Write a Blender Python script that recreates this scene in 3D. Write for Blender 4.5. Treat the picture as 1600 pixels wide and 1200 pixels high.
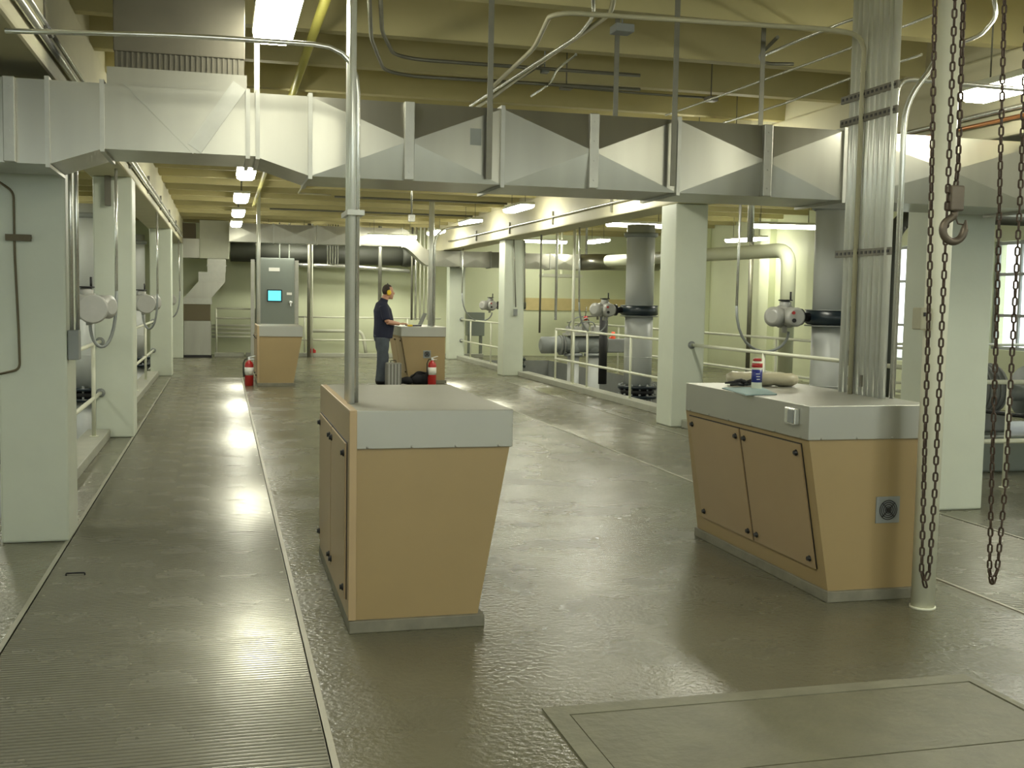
import bpy, bmesh, math, random
from mathutils import Vector, Matrix
random.seed(7)
PI = math.pi
for o in list(bpy.data.objects):
    bpy.data.objects.remove(o)
C = bpy.context.scene.collection

# ------------------------------------------------------------------ camera
FPX = 1713.135
CR = Vector((0.966842488764348, -0.2547564748094071, 0.017740926205968795))
CD = Vector((-0.0023100080790218087, -0.07819222387460291, -0.9969356247964151))
CF = Vector((0.25536300785868843, 0.9638387389331411, -0.076188053847933))
EYE = Vector((0, 0, 1.6))
cam = bpy.data.cameras.new('camera')
cam.sensor_width = 36.0
cam.lens = 36.0 * FPX / 1600.0
cam.clip_start = 0.05
cam.clip_end = 200
camo = bpy.data.objects.new('camera', cam)
C.objects.link(camo)
mw = Matrix.Identity(4)
for i in range(3):
    mw[i][0] = CR[i]; mw[i][1] = -CD[i]; mw[i][2] = -CF[i]; mw[i][3] = EYE[i]
camo.matrix_world = mw
sc = bpy.context.scene
sc.camera = camo

# ------------------------------------------------------------------ colour management, world, sampling helpers
sc.view_settings.view_transform = 'Standard'
sc.view_settings.look = 'None'
sc.view_settings.gamma = 1.0
sc.view_settings.exposure = 0.92
sc.view_settings.use_curve_mapping = False
sc.cycles.use_denoising = True
sc.cycles.max_bounces = 8
sc.cycles.diffuse_bounces = 5
sc.cycles.glossy_bounces = 4
sc.cycles.transmission_bounces = 4
sc.cycles.caustics_reflective = False
sc.cycles.caustics_refractive = False
sc.cycles.sample_clamp_indirect = 6.0
w = bpy.data.worlds.new('overcast_daylight')
sc.world = w
w.use_nodes = True
bg = w.node_tree.nodes['Background']
bg.inputs[0].default_value = (0.95, 0.97, 0.96, 1)
bg.inputs[1].default_value = 2.2
LAMP_POWER = 25.5            # emission strength of the fluorescent lenses
LAMP_TINT = (1.0, 0.985, 0.82)

def at(px, py, X=None, Y=None, Z=None):
    """the point of the place seen at this pixel on a known plane"""
    r = ((px - 800) * CR + (py - 600) * CD) / FPX + CF
    if X is not None: t = X / r.x
    elif Y is not None: t = Y / r.y
    else: t = (Z - EYE.z) / r.z
    return EYE + t * r

# ------------------------------------------------------------------ materials
def mat(name, col, rough=0.5, metal=0.0, var=0.0, vscale=3.0, bump=0.0, bscale=30.0, rvar=0.0, col2=None,
        stretch=(1, 1, 1), spec=0.5, emit=None, estr=0.0, detail=4.0, trans=0.0):
    m = bpy.data.materials.new(name)
    m.use_nodes = True
    nt = m.node_tree; N = nt.nodes; L = nt.links
    b = N['Principled BSDF']
    b.inputs['Base Color'].default_value = (*col, 1)
    b.inputs['Roughness'].default_value = rough
    b.inputs['Metallic'].default_value = metal
    b.inputs['Specular IOR Level'].default_value = spec
    if trans: b.inputs['Transmission Weight'].default_value = trans
    tc = N.new('ShaderNodeTexCoord'); mp = N.new('ShaderNodeMapping')
    mp.inputs['Scale'].default_value = stretch
    L.new(tc.outputs['Object'], mp.inputs[0])
    if var > 0 or col2 is not None:
        n = N.new('ShaderNodeTexNoise'); n.inputs['Scale'].default_value = vscale
        n.inputs['Detail'].default_value = detail; n.inputs['Roughness'].default_value = 0.6
        L.new(mp.outputs[0], n.inputs['Vector'])
        cr = N.new('ShaderNodeValToRGB')
        cr.color_ramp.elements[0].position = 0.25; cr.color_ramp.elements[1].position = 0.75
        c2 = col2 if col2 is not None else tuple(max(0, c * (1 - var)) for c in col)
        c1 = col if col2 is not None else tuple(min(1, c * (1 + var * 0.6)) for c in col)
        cr.color_ramp.elements[0].color = (*c2, 1); cr.color_ramp.elements[1].color = (*c1, 1)
        L.new(n.outputs[0], cr.inputs[0]); L.new(cr.outputs[0], b.inputs['Base Color'])
    if rvar > 0:
        n2 = N.new('ShaderNodeTexNoise'); n2.inputs['Scale'].default_value = vscale * 1.7
        n2.inputs['Detail'].default_value = 5
        L.new(mp.outputs[0], n2.inputs['Vector'])
        mr = N.new('ShaderNodeMapRange')
        mr.inputs[1].default_value = 0.2; mr.inputs[2].default_value = 0.8
        mr.inputs[3].default_value = max(0.03, rough - rvar); mr.inputs[4].default_value = min(1, rough + rvar)
        L.new(n2.outputs[0], mr.inputs[0]); L.new(mr.outputs[0], b.inputs['Roughness'])
    if bump > 0:
        n3 = N.new('ShaderNodeTexNoise'); n3.inputs['Scale'].default_value = bscale
        n3.inputs['Detail'].default_value = 4
        L.new(mp.outputs[0], n3.inputs['Vector'])
        bp = N.new('ShaderNodeBump'); bp.inputs['Strength'].default_value = bump
        bp.inputs['Distance'].default_value = 0.02
        L.new(n3.outputs[0], bp.inputs['Height']); L.new(bp.outputs[0], b.inputs['Normal'])
    if emit is not None:
        b.inputs['Emission Color'].default_value = (*emit, 1)
        b.inputs['Emission Strength'].default_value = estr
    return m

M = {}
M['concrete'] = mat('polished_concrete', (0.165, 0.158, 0.105), 0.25, 0, vscale=0.8, col2=(0.112, 0.108, 0.072), rvar=0.12, bump=0.22, bscale=34, detail=6)
M['concrete_light'] = mat('light_concrete', (0.40, 0.385, 0.28), 0.6, 0, var=0.18, vscale=4, bump=0.1)
M['plinth'] = mat('plinth_concrete', (0.21, 0.20, 0.15), 0.6, 0, var=0.25, vscale=8)
M['concrete_patch'] = mat('hatch_concrete', (0.16, 0.155, 0.10), 0.45, 0, var=0.22, vscale=5, bump=0.2, bscale=25)
M['hatch_border'] = mat('hatch_border', (0.20, 0.195, 0.135), 0.5, 0, var=0.25, vscale=6, bump=0.15)
M['pit'] = mat('pit_concrete', (0.24, 0.25, 0.235), 0.8, 0, var=0.2, vscale=2)
M['kerb'] = mat('painted_kerb', (0.36, 0.365, 0.30), 0.6, 0, var=0.12, vscale=5)
M['column'] = mat('pale_green_paint', (0.64, 0.685, 0.575), 0.42, 0, var=0.05, vscale=2.5, bump=0.04, bscale=20)
M['wall'] = mat('pale_yellow_green_wall', (0.68, 0.72, 0.50), 0.55, 0, var=0.04, vscale=1.2)
M['ceiling'] = mat('cream_ceiling', (0.50, 0.45, 0.225), 0.7, 0, var=0.12, vscale=1.5)
M['beam'] = mat('cream_beam', (0.62, 0.585, 0.40), 0.6, 0, var=0.07, vscale=2.0)
M['galv'] = mat('galvanised_duct', (0.36, 0.355, 0.30), 0.29, 0.92, var=0.08, vscale=2.0, stretch=(3, 3, 0.4), detail=2.0)
M['galv_dull'] = mat('dull_duct', (0.20, 0.19, 0.155), 0.55, 0.5, var=0.2, vscale=6)
M['riser_dark'] = mat('dark_riser_sheet', (0.10, 0.092, 0.065), 0.5, 0.4, var=0.15, vscale=3)
M['galv_flange'] = mat('duct_flange', (0.40, 0.40, 0.35), 0.38, 0.8, var=0.1, vscale=9)
M['conduit'] = mat('zinc_conduit', (0.76, 0.77, 0.73), 0.27, 0.82, var=0.08, vscale=8)
M['conduit_pale'] = mat('pale_zinc_conduit', (0.84, 0.86, 0.80), 0.30, 0.42, var=0.12, vscale=10, stretch=(1, 1, 0.3))
M['conduit_dark'] = mat('weathered_conduit', (0.22, 0.215, 0.17), 0.5, 0.6, var=0.15, vscale=8)
M['conduit_cream'] = mat('cream_painted_pipe', (0.50, 0.475, 0.32), 0.45, 0, var=0.08)
M['yellow_pipe'] = mat('yellow_pipe', (0.56, 0.52, 0.12), 0.4, 0, var=0.1)
M['copper'] = mat('copper_pipe', (0.62, 0.27, 0.10), 0.35, 0.8, var=0.15)
M['top_metal'] = mat('brushed_worktop', (0.42, 0.42, 0.37), 0.38, 0.6, var=0.05, vscale=1.5, rvar=0.03)
M['wood'] = mat('tan_laminate', (0.355, 0.262, 0.125), 0.42, 0, var=0.05, vscale=2.5)
M['wood_edge'] = mat('laminate_edge', (0.46, 0.34, 0.19), 0.4, 0, var=0.08)
M['wood_door'] = mat('laminate_door', (0.38, 0.28, 0.155), 0.38, 0, var=0.05, vscale=2)
M['rail'] = mat('cream_rail_paint', (0.68, 0.69, 0.55), 0.4, 0, var=0.05)
M['white'] = mat('white_paint', (0.70, 0.71, 0.58), 0.4, 0, var=0.06)
M['pole'] = mat('worn_white_post_paint', (0.80, 0.80, 0.65), 0.42, 0, var=0.07, vscale=3)
M['pipe'] = mat('grey_pipe_paint', (0.52, 0.54, 0.52), 0.38, 0, var=0.05)
M['pipe_wall'] = mat('pale_painted_pipe', (0.48, 0.50, 0.36), 0.5, 0)
M['flange'] = mat('black_flange', (0.012, 0.022, 0.03), 0.3, 0, spec=0.6)
M['rubber'] = mat('black_rubber', (0.012, 0.012, 0.012), 0.55)
M['actuator'] = mat('actuator_grey', (0.42, 0.42, 0.39), 0.4, 0.1, var=0.08, vscale=9)
M['machine'] = mat('machine_grey', (0.27, 0.29, 0.28), 0.5, 0.1, var=0.12, vscale=6)
M['motor'] = mat('motor_grey', (0.22, 0.23, 0.22), 0.5, 0.0, var=0.12, vscale=6)
M['chain'] = mat('rusty_chain_steel', (0.085, 0.062, 0.045), 0.5, 0.6, col2=(0.05, 0.03, 0.02), vscale=20, bump=0.3, bscale=80)
M['hook'] = mat('hook_steel', (0.15, 0.125, 0.095), 0.5, 0.6, var=0.25, vscale=12)
M['red'] = mat('extinguisher_red', (0.42, 0.018, 0.015), 0.3, 0, spec=0.6)
M['orange'] = mat('orange_red_valve', (0.75, 0.08, 0.02), 0.4)
M['paper'] = mat('label_paper', (0.75, 0.74, 0.68), 0.6)
M['black'] = mat('black_plastic', (0.012, 0.012, 0.013), 0.4)
M['panel'] = mat('grey_enclosure', (0.19, 0.215, 0.19), 0.42, 0.1, var=0.04)
M['screen'] = mat('lit_screen', (0.02, 0.10, 0.12), 0.2, 0, emit=(0.10, 0.62, 0.72), estr=1.0)
M['brown'] = mat('bronze_panel', (0.12, 0.10, 0.055), 0.5, 0.3)
M['insul'] = mat('black_insulation', (0.055, 0.058, 0.045), 0.6)
M['lens'] = mat('lamp_lens', (0.9, 0.9, 0.85), 0.4, 0, emit=LAMP_TINT, estr=LAMP_POWER)
M['glass'] = mat('window_glass', (0.9, 0.95, 1.0), 0.03, 0, trans=1.0)
_nt = M['glass'].node_tree; _nt.nodes.remove(_nt.nodes['Principled BSDF'])
_t = _nt.nodes.new('ShaderNodeBsdfTransparent'); _t.inputs[0].default_value = (0.93, 0.96, 0.95, 1)
_g = _nt.nodes.new('ShaderNodeBsdfGlossy'); _g.inputs['Roughness'].default_value = 0.02
_m = _nt.nodes.new('ShaderNodeMixShader')
_m.inputs[0].default_value = 0.07; _nt.links.new(_t.outputs[0], _m.inputs[1]); _nt.links.new(_g.outputs[0], _m.inputs[2])
_nt.links.new(_m.outputs[0], _nt.nodes['Material Output'].inputs[0])
M['frame'] = mat('window_frame_grey', (0.34, 0.36, 0.36), 0.5)
M['skin'] = mat('skin', (0.56, 0.30, 0.20), 0.5)
M['hair'] = mat('dark_brown_hair', (0.035, 0.022, 0.014), 0.6, bump=0.5, bscale=60)
M['shirt'] = mat('navy_cotton', (0.012, 0.015, 0.038), 0.8, 0, var=0.2, vscale=6)
M['jeans'] = mat('grey_blue_denim', (0.070, 0.085, 0.105), 0.8, 0, var=0.25, vscale=9)
M['muff'] = mat('yellow_ear_muff', (0.80, 0.55, 0.02), 0.35)
M['blue'] = mat('blue_print', (0.02, 0.03, 0.22), 0.35)
M['cyan'] = mat('pale_blue_cloth', (0.38, 0.52, 0.52), 0.7, bump=0.3)
M['tan_bag'] = mat('tan_plastic_sheet', (0.52, 0.48, 0.33), 0.35, 0, var=0.12, vscale=7, bump=0.4, bscale=14)
M['case'] = mat('grey_case', (0.20, 0.20, 0.175), 0.45, 0.2)
M['bag'] = mat('black_bag_fabric', (0.012, 0.012, 0.015), 0.8)
M['foliage'] = mat('tree_foliage', (0.10, 0.16, 0.06), 0.8, 0, var=0.5, vscale=6)
M['ground'] = mat('outside_ground', (0.35, 0.36, 0.30), 0.9, 0, var=0.2)
M['duct_patch'] = mat('grey_tape_patch', (0.22, 0.235, 0.215), 0.5)
M['plywood'] = mat('tan_panel', (0.60, 0.50, 0.24), 0.6, 0, var=0.1)

# ribbed aluminium grating
M['grating'] = mat('ribbed_aluminium', (0.245, 0.24, 0.19), 0.26, 0.30, var=0.12, vscale=1.3, rvar=0.08, detail=8)
M['grating_trim'] = mat('aluminium_edge', (0.36, 0.35, 0.28), 0.45, 0.5)

# ------------------------------------------------------------------ mesh building
class MB:
    def __init__(s):
        s.bm = bmesh.new()
    def box(s, x0, x1, y0, y1, z0, z1, rot=None, piv=None, bev=0.0):
        tmp = bmesh.new()
        r = bmesh.ops.create_cube(tmp, size=1.0)
        for v in tmp.verts:
            v.co = Vector(((x0 + x1) / 2 + v.co.x * (x1 - x0), (y0 + y1) / 2 + v.co.y * (y1 - y0), (z0 + z1) / 2 + v.co.z * (z1 - z0)))
        if bev > 0:
            bmesh.ops.bevel(tmp, geom=tmp.edges[:], offset=bev, segments=2, affect='EDGES', profile=0.5)
        if rot is not None:
            p = Vector(piv) if piv is not None else Vector(((x0 + x1) / 2, (y0 + y1) / 2, (z0 + z1) / 2))
            mt = Matrix.Translation(p) @ rot.to_4x4() @ Matrix.Translation(-p)
            bmesh.ops.transform(tmp, matrix=mt, verts=tmp.verts[:])
        s._merge(tmp); return s
    def _merge(s, tmp, smooth=False):
        me = bpy.data.meshes.new('t')
        if smooth:
            for f in tmp.faces: f.smooth = True
        tmp.to_mesh(me); tmp.free()
        s.bm.from_mesh(me); bpy.data.meshes.remove(me)
    def hexa(s, p):
        """eight corners: bottom ring then top ring"""
        v = [s.bm.verts.new(Vector(q)) for q in p]
        for f in ((3, 2, 1, 0), (4, 5, 6, 7), (0, 1, 5, 4), (1, 2, 6, 5), (2, 3, 7, 6), (3, 0, 4, 7)):
            s.bm.faces.new([v[i] for i in f])
        return s
    def quad(s, *p):
        s.bm.faces.new([s.bm.verts.new(Vector(q)) for q in p]); return s
    def tube(s, path, r, seg=10, cap=True, closed=False, ry=None):
        path = [Vector(p) for p in path]; n = len(path)
        rr = r if isinstance(r, (list, tuple)) else [r] * n
        rings = []; up = None
        for i, p in enumerate(path):
            if closed:
                t = path[(i + 1) % n] - path[i - 1]
            else:
                t = path[min(i + 1, n - 1)] - path[max(i - 1, 0)]
            t.normalize()
            if up is None:
                a = Vector((0, 0, 1)) if abs(t.z) < 0.9 else Vector((1, 0, 0))
                up = (a - t * a.dot(t)).normalized()
            else:
                up = (up - t * up.dot(t))
                if up.length < 1e-6: up = t.orthogonal()
                up.normalize()
            sd = t.cross(up)
            q = []
            for k in range(seg):
                an = 2 * PI * k / seg
                r2 = rr[i] if ry is None else ry[i]
                q.append(s.bm.verts.new(p + up * math.cos(an) * rr[i] + sd * math.sin(an) * r2))
            rings.append(q)
        m = n if closed else n - 1
        for i in range(m):
            a, b = rings[i], rings[(i + 1) % n]
            for k in range(seg):
                f = s.bm.faces.new((a[k], b[k], b[(k + 1) % seg], a[(k + 1) % seg])); f.smooth = True
        if cap and not closed:
            s.bm.faces.new(rings[0][::-1]) if True else None
            s.bm.faces.new(rings[-1])
        return s
    def cyl(s, p0, p1, r, seg=20, r1=None):
        return s.tube([p0, p1], [r, r if r1 is None else r1], seg)
    def lathe(s, prof, origin=(0, 0, 0), axis=(0, 0, 1), seg=24):
        """prof: list of (radius, height) along axis"""
        ax = Vector(axis).normalized(); u = ax.orthogonal().normalized(); v = ax.cross(u); o = Vector(origin)
        rings = []
        for (r, h) in prof:
            rings.append([s.bm.verts.new(o + ax * h + (u * math.cos(2 * PI * k / seg) + v * math.sin(2 * PI * k / seg)) * max(r, 1e-4)) for k in range(seg)])
        for i in range(len(rings) - 1):
            a, b = rings[i], rings[i + 1]
            flat = abs(prof[i][1] - prof[i + 1][1]) < 1e-5
            for k in range(seg):
                f = s.bm.faces.new((a[k], a[(k + 1) % seg], b[(k + 1) % seg], b[k])); f.smooth = not flat
        s.bm.faces.new(rings[0][::-1]); s.bm.faces.new(rings[-1])
        return s
    def prism(s, poly, axis, a0, a1):
        """poly: 2D points; axis 'x','y','z' extrusion"""
        def mk(p, a):
            if axis == 'y': return Vector((p[0], a, p[1]))
            if axis == 'x': return Vector((a, p[0], p[1]))
            return Vector((p[0], p[1], a))
        A = [s.bm.verts.new(mk(p, a0)) for p in poly]; B = [s.bm.verts.new(mk(p, a1)) for p in poly]
        n = len(poly)
        s.bm.faces.new(A[::-1]); s.bm.faces.new(B)
        for i in range(n):
            s.bm.faces.new((A[i], A[(i + 1) % n], B[(i + 1) % n], B[i]))
        return s
    def ball(s, c, r, seg=16, scale=(1, 1, 1), rot=None):
        tmp = bmesh.new()
        bmesh.ops.create_uvsphere(tmp, u_segments=seg, v_segments=max(6, seg // 2), radius=r)
        for v in tmp.verts: v.co = Vector((v.co.x * scale[0], v.co.y * scale[1], v.co.z * scale[2]))
        if rot is not None: bmesh.ops.rotate(tmp, verts=tmp.verts[:], matrix=rot, cent=(0, 0, 0))
        bmesh.ops.translate(tmp, verts=tmp.verts[:], vec=Vector(c))
        s._merge(tmp, True); return s
    def build(s, name, m, parent=None, loc=None, world=False, recenter=True, fix=True):
        if fix:
            bmesh.ops.recalc_face_normals(s.bm, faces=s.bm.faces[:])
        me = bpy.data.meshes.new(name)
        s.bm.to_mesh(me); s.bm.free()
        mats = m if isinstance(m, (list, tuple)) else [m]
        for k in mats: me.materials.append(M[k] if isinstance(k, str) else k)
        o = bpy.data.objects.new(name, me); C.objects.link(o)
        if parent is not None:
            o.parent = parent
            if world:
                off = Vector(parent.location)
                p = parent.parent
                while p is not None: off += Vector(p.location); p = p.parent
                me.transform(Matrix.Translation(-off))
        elif loc is not None:
            o.location = loc
        elif recenter and len(me.vertices):
            xs = [v.co.x for v in me.vertices]; ys = [v.co.y for v in me.vertices]; zs = [v.co.z for v in me.vertices]
            c = Vector(((min(xs) + max(xs)) / 2, (min(ys) + max(ys)) / 2, min(zs)))
            me.transform(Matrix.Translation(-c)); o.location = c
        return o

def tag(o, label, cat, group=None, kind=None):
    o['label'] = label
    o['category'] = cat
    if group: o['group'] = group
    if kind: o['kind'] = kind
    return o
def thing(name, label, cat, loc=(0, 0, 0), rz=0.0, group=None):
    o = bpy.data.objects.new(name, None); C.objects.link(o)
    o.empty_display_size = 0.1
    o.location = loc; o.rotation_euler = (0, 0, rz)
    return tag(o, label, cat, group)
def struct(o):
    o['kind'] = 'structure'; return o
def dup(root, loc, rz=None, label=None, group=None):
    r = root.copy(); C.objects.link(r); r.location = loc
    if rz is not None: r.rotation_euler = (0, 0, rz)
    if label: r['label'] = label
    if group: r['group'] = group
    for ch in list(root.children):
        c = ch.copy(); C.objects.link(c); c.parent = r
        for g in ch.children:
            d = g.copy(); C.objects.link(d); d.parent = c
    return r
def bend(pts, rad=0.12, n=5):
    """round the corners of a polyline"""
    pts = [Vector(p) for p in pts]
    out = [pts[0]]
    for i in range(1, len(pts) - 1):
        a, b, c = pts[i - 1], pts[i], pts[i + 1]
        d1 = (a - b); d2 = (c - b)
        r = min(rad, d1.length * 0.49, d2.length * 0.49)
        p1 = b + d1.normalized() * r; p2 = b + d2.normalized() * r
        for k in range(n + 1):
            t = k / n
            out.append((1 - t) ** 2 * p1 + 2 * t * (1 - t) * b + t * t * p2)
    out.append(pts[-1]); return out
def run(name, pts, r, m, label, cat, group=None, rad=0.12, seg=10):
    b = MB(); b.tube(bend(pts, rad), r, seg)
    return tag(b.build(name, m), label, cat, group)

# ================================================================== STRUCTURE
XL, XR, YF, YB, ZC = -5.2, 12.0, -4.0, 30.7, 3.86
GL = (-0.955, 0.36); GR_ = (4.10, 5.40); GY = (-2.0, 22.0)
holes = [  # x0,x1,y0,y1,depth
    (GL[0], GL[1], GY[0], GY[1], 0.05), (GR_[0], GR_[1], GY[0], GY[1], 0.05),
    (-3.6, -1.46, 8.3, 28.3, 1.5), (6.32, 8.5, 11.0, 28.3, 1.5)]
def floor_mesh():
    b = MB()
    xs = sorted({XL, XR} | {h[0] for h in holes} | {h[1] for h in holes})
    ys = sorted({YF, YB} | {h[2] for h in holes} | {h[3] for h in holes})
    for i in range(len(xs) - 1):
        for j in range(len(ys) - 1):
            cx, cy = (xs[i] + xs[i + 1]) / 2, (ys[j] + ys[j + 1]) / 2
            if any(h[0] < cx < h[1] and h[2] < cy < h[3] for h in holes): continue
            b.quad((xs[i], ys[j], 0), (xs[i + 1], ys[j], 0), (xs[i + 1], ys[j + 1], 0), (xs[i], ys[j + 1], 0))
    bmesh.ops.remove_doubles(b.bm, verts=b.bm.verts[:], dist=1e-4)
    for (x0, x1, y0, y1, d) in holes[:2]:
        b.quad((x0, y0, -d), (x1, y0, -d), (x1, y1, -d), (x0, y1, -d))
        b.quad((x0, y0, 0), (x0, y1, 0), (x0, y1, -d), (x0, y0, -d))
        b.quad((x1, y0, -d), (x1, y1, -d), (x1, y1, 0), (x1, y0, 0))
        b.quad((x0, y0, -d), (x1, y0, -d), (x1, y0, 0), (x0, y0, 0))
        b.quad((x0, y1, 0), (x1, y1, 0), (x1, y1, -d), (x0, y1, -d))
    return b
struct(floor_mesh().build('floor', 'concrete', recenter=False, fix=False))
b = MB()
for (x0, x1, y0, y1, d) in holes[2:]:
    b.quad((x0, y0, -d), (x1, y0, -d), (x1, y1, -d), (x0, y1, -d))
    b.quad((x0, y0, 0), (x0, y1, 0), (x0, y1, -d), (x0, y0, -d))
    b.quad((x1, y0, -d), (x1, y1, -d), (x1, y1, 0), (x1, y0, 0))
    b.quad((x0, y0, -d), (x1, y0, -d), (x1, y0, 0), (x0, y0, 0))
    b.quad((x0, y1, 0), (x1, y1, 0), (x1, y1, -d), (x0, y1, -d))
struct(b.build('floor_pit', 'pit', recenter=False, fix=False))
# kerbs along the pits
n = 1
for (x0, x1, y0, y1) in ((-1.44, -1.20, 7.93, 12.80), (-1.44, -1.20, 13.32, 22.42), (-1.44, -1.20, 22.95, 28.7),
                         (6.06, 6.30, 13.62, 22.42), (6.06, 6.30, 22.95, 28.7), (5.74, 5.98, 7.93, 13.08), (0.6, 7.0, 29.55, 29.75), (-0.2, 0.55, 29.45, 29.75)):
    b = MB(); b.box(x0, x1, y0, y1, -0.001, 0.10, bev=0.008)
    struct(b.build('trim_%d' % n, 'kerb')); n += 1
# metal edges of the grating channels
for x in (GL[0] - 0.012, GL[1] + 0.012, GR_[0] - 0.012, GR_[1] + 0.012):
    b = MB(); b.box(x - 0.012, x + 0.012, GY[0], GY[1], -0.03, 0.004)
    struct(b.build('trim_%d' % n, 'grating_trim')); n += 1
# ceiling slab with cross ribs
b = MB(); b.box(XL, XR, YF, YB, ZC, ZC + 0.15)
y = 6.97 - 1.17 * 9
while y < YB:
    if y > YF:
        b.prism([(y - 0.055, 3.50), (y + 0.055, 3.50), (y + 0.085, ZC + 0.01), (y - 0.085, ZC + 0.01)], 'x', XL, XR)
    y += 1.17
struct(b.build('ceiling', 'ceiling', recenter=False))
# walls
def wall_y(name, y, t, ox=()):
    b = MB(); b.box(XL - 0.2, XR + 0.2, min(y, y + t), max(y, y + t), -0.2, ZC + 0.15)
    return struct(b.build(name, 'wall', recenter=False))
wb = wall_y('wall_back', YB, 0.2)
ADDED_WINS = [(-4.4, -2.2), (-1.3, 1.0), (1.9, 4.2), (5.1, 7.4), (8.3, 10.6)]  # unseen windows added behind the camera to throw daylight on camera-facing surfaces
b = MB(); xs = XL - 0.2
for (a, c) in ADDED_WINS:
    b.box(xs, a, YF - 0.2, YF, -0.2, ZC + 0.15); b.box(a, c, YF - 0.2, YF, -0.2, 0.9); b.box(a, c, YF - 0.2, YF, 3.4, ZC + 0.15); xs = c
b.box(xs, XR + 0.2, YF - 0.2, YF, -0.2, ZC + 0.15)
struct(b.build('wall_front', 'wall', recenter=False))
for i, (a, c) in enumerate(ADDED_WINS):
    b = MB(); y_ = YF - 0.1
    for x in (a, (a + c) / 2 - 0.03, c - 0.06): b.box(x, x + 0.06, y_ - 0.03, y_ + 0.03, 0.9, 3.4)
    for z in (0.9, 2.1, 3.34): b.box(a, c, y_ - 0.025, y_ + 0.025, z, z + 0.06)
    wo = struct(b.build('window_%d' % (20 + i), 'frame'))  # frames of the added daylight windows
    g = MB(); g.box(a + 0.01, c - 0.01, y_ - 0.004, y_ + 0.004, 0.91, 3.39); g.build('pane', 'glass', wo, world=True)
def wall_x(name, x, t, wins):
    b = MB(); x0, x1 = min(x, x + t), max(x, x + t)
    ys = [YF]
    for (a, c, z0, z1) in wins:
        b.box(x0, x1, ys[-1], a, -0.2, ZC + 0.15)
        b.box(x0, x1, a, c, -0.2, z0); b.box(x0, x1, a, c, z1, ZC + 0.15)
        ys.append(c)
    b.box(x0, x1, ys[-1], YB, -0.2, ZC + 0.15)
    # pilasters on the inside
    s_ = -1 if x > 0 else 1
    for yy in (12.2, 20.3, 22.4, 25.8):
        b.box(min(x, x + s_ * 0.16), max(x, x + s_ * 0.16), yy, yy + 0.45, 0, ZC)
    return struct(b.build(name, 'wall', recenter=False))
WR = [(2.0, 3.6, 0.95, 2.68), (7.2, 8.8, 0.95, 2.68), (13.55, 15.25, 0.95, 2.68), (17.15, 18.15, 0.62, 2.72)]
WL = [(4.0, 5.6, 0.95, 2.68), (9.4, 11.0, 0.95, 2.68), (13.4, 15.0, 0.95, 2.68), (17.2, 18.8, 0.95, 2.68), (23.2, 24.8, 0.95, 2.68)]
wall_x('wall_right', XR, 0.3, WR); wall_x('wall_left', XL, -0.3, WL)
k = 1
for side, wins in ((XR + 0.12, WR), (XL - 0.12, WL)):
    for (a, c, z0, z1) in wins:
        b = MB()
        for yy in (a, c - 0.06): b.box(side - 0.03, side + 0.03, yy, yy + 0.06, z0, z1)
        for zz in (z0, z1 - 0.06, z0 + (z1 - z0) * 0.30, z0 + (z1 - z0) * 0.68): b.box(side - 0.025, side + 0.025, a, c, zz, zz + 0.05)
        nm = max(1, round((c - a) / 0.55))
        for q in range(1, nm): b.box(side - 0.02, side + 0.02, a + (c - a) * q / nm - 0.02, a + (c - a) * q / nm + 0.02, z0, z1)
        wo = struct(b.build('window_%d' % k, 'frame'))
        g = MB(); g.box(side - 0.004, side + 0.004, a + 0.01, c - 0.01, z0 + 0.01, z1 - 0.01)
        g.build('pane', 'glass', wo, world=True)
        k += 1
# outside
b = MB(); b.box(XR + 0.4, XR + 30, -10, 45, -0.5, -0.4); struct(b.build('ground_outside', 'ground', recenter=False))
b = MB(); b.box(XL - 30, XL - 0.4, -10, 45, -0.5, -0.4); struct(b.build('ground_outside_left', 'ground', recenter=False))
# trees outside the right windows
def tree(x, y, h, label):
    t = thing('tree', label, 'tree', (x, y, -0.4), 0, 'trees outside the windows')
    b = MB(); b.cyl((0, 0, 0), (0, 0, h * 0.45), 0.12, 10, 0.08); b.build('trunk', 'brown', t)
    b = MB(); rnd = random.Random(x)
    for q in range(16):
        b.ball((rnd.uniform(-0.9, 0.9), rnd.uniform(-0.9, 0.9), h * 0.45 + rnd.uniform(0, h * 0.5)), rnd.uniform(0.3, 0.6), 8)
    b.build('crown', 'foliage', t)
tree(19, 20.2, 2.3, 'blurred green tree outside the right-hand windows')
tree(21, 18.4, 2.0, 'blurred green tree outside the right-hand windows')

# ================================================================== COLUMNS AND BEAMS
def column(x0, x1, y0, y1, h, label):
    b = MB(); b.box(x0, x1, y0, y1, 0, h, bev=0.015)
    return tag(b.build('concrete_column', 'column'), label, 'column', 'pale green columns in two rows')
BZ = 2.87
column(-1.36, -0.955, 7.46, 7.90, BZ, 'pale green square column at left edge, nearest one beside the grating')
column(-1.36, -0.955, 12.82, 13.30, BZ, 'second pale green column along the left, with railing ending on its front')
column(-1.36, -0.955, 22.45, 22.93, BZ, 'third and narrowest-looking pale green column along the left row')
column(-1.36, -0.955, 28.75, 29.1, BZ, 'far left pale green column beside the metal air unit')
column(5.42, 5.87, 7.42, 7.92, BZ, 'pale green column at far right behind the hanging chains')
column(5.60, 6.04, 13.10, 13.60, BZ, 'pale green column right of the tall grey pipe, behind the right console')
column(5.74, 6.18, 22.45, 22.93, BZ, 'pale green column in the right row with thin conduits on its face')
column(5.84, 6.27, 28.72, 29.1, BZ, 'farthest pale green column in the right row by the corner railing')
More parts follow.
